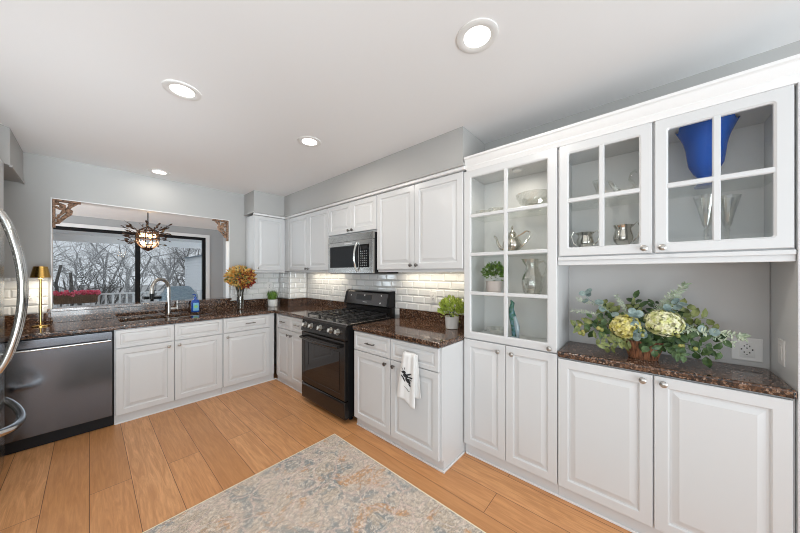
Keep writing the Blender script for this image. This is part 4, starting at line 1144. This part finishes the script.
for q, (y, z, x) in enumerate(((.22, 1.00, 2.0), (.28, 1.08, 2.06), (.14, 1.13, 2.10), (.06, 1.20, 2.12), (-.04, 1.22, 2.13), (-.14, 1.19, 2.12), (-.20, 1.13, 2.08), (-.24, 1.02, 2.0), (-.14, .98, 1.97), (.12, 1.00, 1.98), (.0, 1.14, 2.04), (.19, 1.18, 2.08), (-.27, 1.10, 2.08), (.03, 1.06, 1.985))):
    sp('deepleaf' if q % 3 else 'olive', .042, .024, 16, 'leaf_spray', 50 + q, (2.05 * .5 + x * .5, y * .5, 1.05 * .4 + z * .6), (x, y, z))
# eucalyptus
sp('euca', .040, 0, 8, 'eucalyptus_sprig', 21, (2.04, .16, 1.16), (2.02, .27, 1.24), (2.02, .275, 1.27), round_=True)
sp('euca', .040, 0, 8, 'eucalyptus_sprig', 22, (2.05, -.08, 1.17), (2.05, -.13, 1.24), round_=True)
sp('euca', .042, 0, 6, 'eucalyptus_sprig', 23, (1.98, .03, 1.10), (1.965, .02, 1.06), round_=True)
sp('euca', .038, 0, 7, 'eucalyptus_sprig', 24, (2.0, .05, 1.15), (1.985, .045, 1.17), round_=True)
sp('euca', .038, 0, 7, 'eucalyptus_sprig', 25, (2.05, -.17, 1.11), (2.03, -.24, 1.09), round_=True)
# wispy sprigs
sp('wisp', .024, .008, 90, 'wispy_sprig', 31, (2.03, -.14, 1.10), (2.02, -.32, 1.10), (2.02, -.345, 1.09))
sp('wisp', .020, .006, 60, 'wispy_sprig', 32, (2.05, -.17, 1.11), (2.02, -.31, 1.055))
sp('wisp', .026, .008, 90, 'wispy_sprig', 33, (2.07, -.08, 1.20), (2.07, -.155, 1.335))
sp('wisp', .020, .006, 50, 'wispy_sprig', 34, (2.08, -.05, 1.20), (2.07, -.11, 1.29))
sp('wisp', .018, .005, 44, 'wispy_sprig', 35, (2.05, .09, 1.18), (2.05, .13, 1.26))
sp('wisp', .018, .005, 50, 'wispy_sprig', 36, (2.05, .2, 1.14), (2.02, .345, 1.155))
sp('wisp', .018, .005, 44, 'wispy_sprig', 37, (2.04, .2, 1.2), (2.02, .32, 1.23))
rnd = random.Random(77)
for k in range(16):
    y = rnd.choice([rnd.uniform(.17, .32), rnd.uniform(-.26, -.10), rnd.uniform(-.02, .05)]); z = 1.03 + rnd.uniform(-.02, .05) - (.03 if y < -.15 else 0)
    b = MB(); b.sphere((1.99 + rnd.uniform(-.02, .03), y, z), rnd.uniform(.007, .011), 10, 8, 1.15); b.build('bud', 'berry', fb)

# ------------------------------------------------------------------ dining room beyond the opening
DY = 8.20
struct(MB().box(-3.2, 2.42, YW + .121, DY + .12, -.05, 0).build('floor_dining', 'floor', smooth=0))
struct(MB().box(-3.2, 2.42, YW + .121, DY + .12, HC, HC + .06).build('ceiling_dining', 'ceiling', smooth=0))
struct(MB().box(2.30, 2.42, YW + .121, DY, 0, HC).build('wall_dining_right', 'room_wall', smooth=0))
struct(MB().box(-3.32, -3.2, YW + .121, DY, 0, HC).build('wall_dining_left', 'room_wall', smooth=0))
wd = MB(FY(DY + .12)); cells(wd, [-3.2, -1.30, 1.935, 2.42], [0, 2.275, HC], lambda i, j: not (i == 1 and j == 0), 0, .12)
struct(wd.build('wall_dining_far', 'room_wall', smooth=0))
ca = MB(FY(DY)); ca.box(1.925, 2.005, 0, 2.345, -.01, .018); ca.box(-1.37, 1.925, 2.275, 2.345, -.01, .018); ca.box(-1.37, -1.30, 0, 2.275, -.01, .018)
struct(ca.build('trim_6', 'trim', smooth=0))
sd = bpy.data.objects.new('door_1', None); COL.objects.link(sd); sd.location = (.3, DY, 0); struct(sd)
fr = MB(FY(DY)); fr.box(-1.298, 1.922, 2.215, 2.273, -.09, .01); fr.box(1.862, 1.922, 0, 2.215, -.09, .01); fr.box(-1.298, -1.24, 0, 2.215, -.09, .01); fr.box(-1.24, 1.862, 0, .05, -.09, .01)
fr.build('door_frame', 'blackframe', sd, smooth=0)
fr = MB(FY(DY)); fr.box(.655, .735, .05, 2.215, -.06, -.01); fr.build('meeting_stile', 'blackframe', sd, smooth=0)
g_ = MB(FY(DY)); g_.box(-1.24, .655, .05, 2.215, -.045, -.040); g_.build('left_pane', 'windowglass', sd, smooth=0)
g_ = MB(FY(DY)); g_.box(.735, 1.862, .05, 2.215, -.045, -.040); g_.build('right_pane', 'windowglass', sd, smooth=0)

# chandelier
CX, CY = .600, 5.75
ch = thing('chandelier', 'dark bronze leafy chandelier with glowing bulbs hanging beyond the opening', 'chandelier', (CX, CY, HC))
k = MB(); k.lathe([(.06, 2.499), (.06, 2.485), (.02, 2.47), (.007, 2.465), (.007, 2.12), (.02, 2.115), (.001, 2.11)], (CX, CY, 0), 20); k.build('rod', 'blackframe', ch)
k = MB(); rnd = random.Random(15)
for z, r_ in ((2.04, .125), (1.93, .135), (1.83, .120)):
    k.tube([(CX + r_ * math.cos(2 * PI * i / 24), CY + r_ * math.sin(2 * PI * i / 24), z) for i in range(25)], .008, 6)
for i in range(10):
    a = 2 * PI * i / 10
    k.tube([(CX, CY, 2.115), (CX + .12 * math.cos(a), CY + .12 * math.sin(a), 2.04), (CX + .137 * math.cos(a), CY + .137 * math.sin(a), 1.93), (CX + .12 * math.cos(a), CY + .12 * math.sin(a), 1.83), (CX + .05 * math.cos(a), CY + .05 * math.sin(a), 1.765), (CX, CY, 1.735)], .0065, 6)
k.lathe([(.001, 1.735), (.035, 1.755), (.06, 1.79), (.001, 1.80)], (CX, CY, 0), 16)
k.build('cage', 'bronze', ch)
for i in range(8):
    a = 2 * PI * (i % 4) / 4 + (.5 if i >= 4 else 1.1); z = 1.97 if i < 4 else 1.85
    b = MB(); b.sphere((CX + .075 * math.cos(a), CY + .075 * math.sin(a), z), .026, 12, 8, 1.25); b.build('bulb', 'bulb', ch)
for i in range(46):
    a = rnd.uniform(0, 2 * PI); z = rnd.choice([2.05, 2.0, 1.93, 1.86]); e = rnd.uniform(-.1, .5) + (z - 1.93) * 4
    d = Vector((math.cos(a), math.sin(a), e)).normalized(); p = Vector((CX + .12 * math.cos(a), CY + .12 * math.sin(a), z)); L = rnd.uniform(.08, .18)
    b = MB(); b.tube([p, p + d * L * .5, p + d * L], .0035, 5)
    for q in (.55, .8, 1.0): b.leaf(p + d * L * q, d + Vector((rnd.uniform(-.6, .6), rnd.uniform(-.6, .6), rnd.uniform(-.5, .5))), (rnd.gauss(0, 1), rnd.gauss(0, 1), rnd.gauss(0, 1)), .055, .028, .1, .1)
    b.build('leaf_branch', 'bronze', ch, smooth=0, recalc=False)
area('lamp', (0, 0, -.60), (0, 0, 0), .2, .2, 10, (1, .8, .55), ch, 'DISK')

# ------------------------------------------------------------------ outside
struct(MB().box(-14, 16, DY + .13, 11.0, -.16, -.06).build('ground_deck', 'deck', smooth=0))
gm = MB(); gn = 40
gv = []
for j in range(gn + 1):
    for i in range(gn + 1):
        x = -45 + 100 * i / gn; y = 11.05 + 50 * j / gn; gv.append((x, y, -.9 + .008 * (y - 11) + .2 * noise.noise((x * .15, y * .15, 0))))
gm.add(gv, [(j * (gn + 1) + i, j * (gn + 1) + i + 1, (j + 1) * (gn + 1) + i + 1, (j + 1) * (gn + 1) + i) for j in range(gn) for i in range(gn)])
struct(gm.build('ground', 'ground'))
struct(MB().box(-2.6, 3.0, DY + .13, 10.0, 2.30, 2.36).build('ceiling_porch', 'siding', smooth=0))
struct(MB().box(-2.6, 3.0, 9.94, 10.0, 2.13, 2.2995).build('trim_7', 'siding', smooth=0))
RYY = 10.2
t = thing('deck_railing', 'white deck railing with upright balusters outside the sliding door', 'railing', (.6, RYY, -.06))
b = MB(); b.box(-3.2, 4.2, RYY - .045, RYY + .045, .85, .89); b.build('top_rail', 'siding', t, bevel=.006)
b = MB(); b.box(-3.2, 4.2, RYY - .02, RYY + .02, .02, .07); b.build('bottom_rail', 'siding', t)
x = -3.1; bal = None
while x < 4.15:
    if bal is None:
        b = MB(); b.box(x - .019, x + .019, RYY - .019, RYY + .019, .07, .85); bal = b.build('baluster', 'siding', t, smooth=0); x0b = x
    else:
        q = bal.copy(); COL.objects.link(q); q.parent = t; q.location = (x - x0b, 0, 0)
    x += .125
for x in (-3.2, -1.4, .55 + 1.9, 4.2):
    b = MB(); b.box(x - .05, x + .05, RYY - .05, RYY + .05, -.0595, 1.0); b.build('post', 'siding', t, bevel=.006)
# flower box hanging on the rail
t = thing('flower_box', 'wicker flower box of pink flowers on the deck railing', 'flower box', (-.2, RYY - .13, .68))
b = MB(); b.rings([[(x0, RYY - .23 + i, z), (x1, RYY - .23 + i, z), (x1, RYY - .05, z), (x0, RYY - .05, z)] for x0, x1, i, z in ((-.53, .10, .04, .68), (-.58, .15, .0, .855), (-.58, .15, .0, .87))])
bx = b.build('basket', 'basketout', t, smooth=0)
b = MB()
for k in range(24): b.box(-.57 + k * .03, -.557 + k * .03, RYY - .236, RYY - .231, .70, .86)
b.build('weave', 'basketout', bx, smooth=0)
rnd = random.Random(4)
for k in range(34):
    b = MB(); c_ = Vector((-.57 + .72 * rnd.random(), RYY - .14 + rnd.uniform(-.08, .06), .895 + rnd.uniform(-.015, .055)))
    for q in range(16):
        d = Vector((rnd.gauss(0, 1), rnd.gauss(0, 1), rnd.gauss(0, 1) + .4)).normalized()
        b.leaf(c_ + d * .012, d, (rnd.gauss(0, 1), rnd.gauss(0, 1), rnd.gauss(0, 1)), .055, .05, .15, .1)
    b.build('blossom', 'pink', t, smooth=0, recalc=False)
b = MB()
for k in range(60): b.leaf((-.57 + .72 * rnd.random(), RYY - .14 + rnd.uniform(-.08, .05), .86), (rnd.gauss(0, 1), rnd.gauss(0, 1), 1), (1, rnd.random(), 0), .07, .03)
b.build('leaf', 'olive', t, smooth=0, recalc=False)
# covered grill
GX, GY = 1.62, 9.5
t = thing('covered_grill', 'blue-grey covered grill on the deck behind the faucet', 'grill', (GX, GY, -.06))
b = MB()
def gl(w, d, z, r=.06): return [(GX - w, GY - d, z), (GX + w, GY - d, z), (GX + w, GY + d, z), (GX - w, GY + d, z)]
b.rings([gl(.40, .28, -.055), gl(.40, .28, .45), gl(.38, .27, .80), gl(.34, .25, .85), gl(.25, .17, 1.0), gl(.22, .12, 1.04)])
b.build('cover', 'cover', t, smooth=0, bevel=.04, bseg=3)
b = MB(); b.box(GX - .72, GX - .40, GY - .2, GY + .2, .74, .80); b.lathe([(.05, .80), (.05, .92), (.09, .95), (.001, .96)], (GX - .55, GY, 0), 14); b.box(GX - .58, GX - .52, GY - .03, GY + .03, -.055, .74)
b.build('side_table', 'black', t, smooth=0)
# neighbouring white siding wall
t = thing('garden_shed', 'white clapboard shed at the right behind the deck', 'shed', (4.4, 12.5, -.7))
b = MB(); n = 25
for k in range(n):
    z = -.7 + k * .108
    b.rings([[(2.62, y, z), (2.585, y, z), (2.615, y, z + .108), (2.63, y, z + .108)] for y in (11.08, 13.9)])
b.build('clapboard', 'siding', t, smooth=0)
b = MB(); b.box(2.631, 6.2, 11.06, 13.9, -.7, 1.99); b.build('wall', 'siding', t, smooth=0)
b = MB(); b.box(2.57, 2.66, 13.86, 13.99, -.7, 2.0); b.build('corner_board', 'siding', t, smooth=0)
b = MB(); b.rings([[(2.45, 11.05, 2.002), (6.4, 11.05, 2.002), (6.4, 14.1, 2.002), (2.45, 14.1, 2.002)], [(4.4, 11.05, 2.45), (4.41, 11.05, 2.45), (4.41, 14.1, 2.45), (4.4, 14.1, 2.45)]]); b.build('roof', 'cover', t, smooth=0)

# bare trees
def tree(x, y, H, seed, m, label, lean=0.0, r0=.11):
    rnd = random.Random(seed); mb = MB(); cnt = [0]
    zb = -.95 + .008 * (y - 11)
    t = thing('bare_tree', label, 'tree', (x, y, zb), 'bare trees beyond the deck')
    tw_ = MB()
    def branch(p, d, L, r, depth):
        cnt[0] += 1
        n = 4; pts = [p]; rs = [r]; dd = d.copy()
        for i in range(n):
            dd = (dd + Vector((rnd.gauss(0, .20), rnd.gauss(0, .20), rnd.gauss(0, .12) + .04))).normalized()
            pts.append(pts[-1] + dd * L / n); rs.append(r * (1 - .5 * (i + 1) / n))
        (mb if depth > 2 else tw_).tube(pts, rs, 5 if depth > 2 else 3, False)
        if depth == 0: return
        nb = 4 if depth >= 4 else 3
        for k in range(nb):
            i = rnd.randint(1, n); a = rnd.uniform(0, 2 * PI)
            o = dd.orthogonal().normalized(); o = Matrix.Rotation(a, 3, dd) @ o
            nd = (dd * rnd.uniform(.4, .9) + o * rnd.uniform(.5, 1.0) + Vector((0, 0, .1))).normalized()
            branch(pts[i], nd, L * rnd.uniform(.5, .72), rs[i] * .62, depth - 1)
    branch(Vector((x, y, zb)), Vector((lean, 0, 1)).normalized(), H, r0, 5)
    mb.build('trunk', m, t, recalc=False); tw_.build('twigs', m, t, smooth=0, recalc=False)
    return t
rnd = random.Random(21)
kinds = []
spots = [(-2.2, 13.2, .25), (.3, 14.0, -.35), (1.9, 14.6, .2), (-.9, 15.5, .1), (3.0, 16.6, -.3), (1.0, 17.2, .3), (-3.2, 17.5, .2), (-1.9, 19.0, -.2), (2.4, 20.0, .2), (4.6, 21.0, -.2), (.2, 21.5, .1), (-4.4, 22.0, .3), (5.6, 18.2, .15), (3.4, 24.0, 0), (-.6, 25.0, .2), (-2.8, 26.0, -.2), (1.5, 27.0, .1), (6.4, 27.0, .1), (-5.5, 28.0, .1), (4.6, 30, .1), (.6, 19.2, .2), (1.6, 22.8, -.2), (3.1, 21.8, .1), (-.4, 22.6, 0), (2.8, 26.2, .2), (5.2, 24.6, -.1), (.9, 30, .1), (3.4, 29.5, -.1), (-1.0, 29, .1), (6.0, 31, 0), (2.2, 18.4, -.25), (4.0, 18.6, .2)]
NEAR = {0: 'dark bare tree at the far left behind the deck, left of the flower box', 1: 'dark bare tree rising just right of the pink flower box', 2: 'dark bare tree behind the chandelier, left of the covered grill', 3: 'dark bare tree standing right behind the pink flower box', 4: 'dark bare tree beside the white shed'}
for i, (x, y, ln) in enumerate(spots):
    far = i > 4
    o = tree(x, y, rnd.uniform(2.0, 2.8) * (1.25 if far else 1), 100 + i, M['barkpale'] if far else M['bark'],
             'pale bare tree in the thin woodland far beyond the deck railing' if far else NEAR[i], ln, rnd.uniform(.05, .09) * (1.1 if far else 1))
    if far: o['group'] = 'far bare trees'
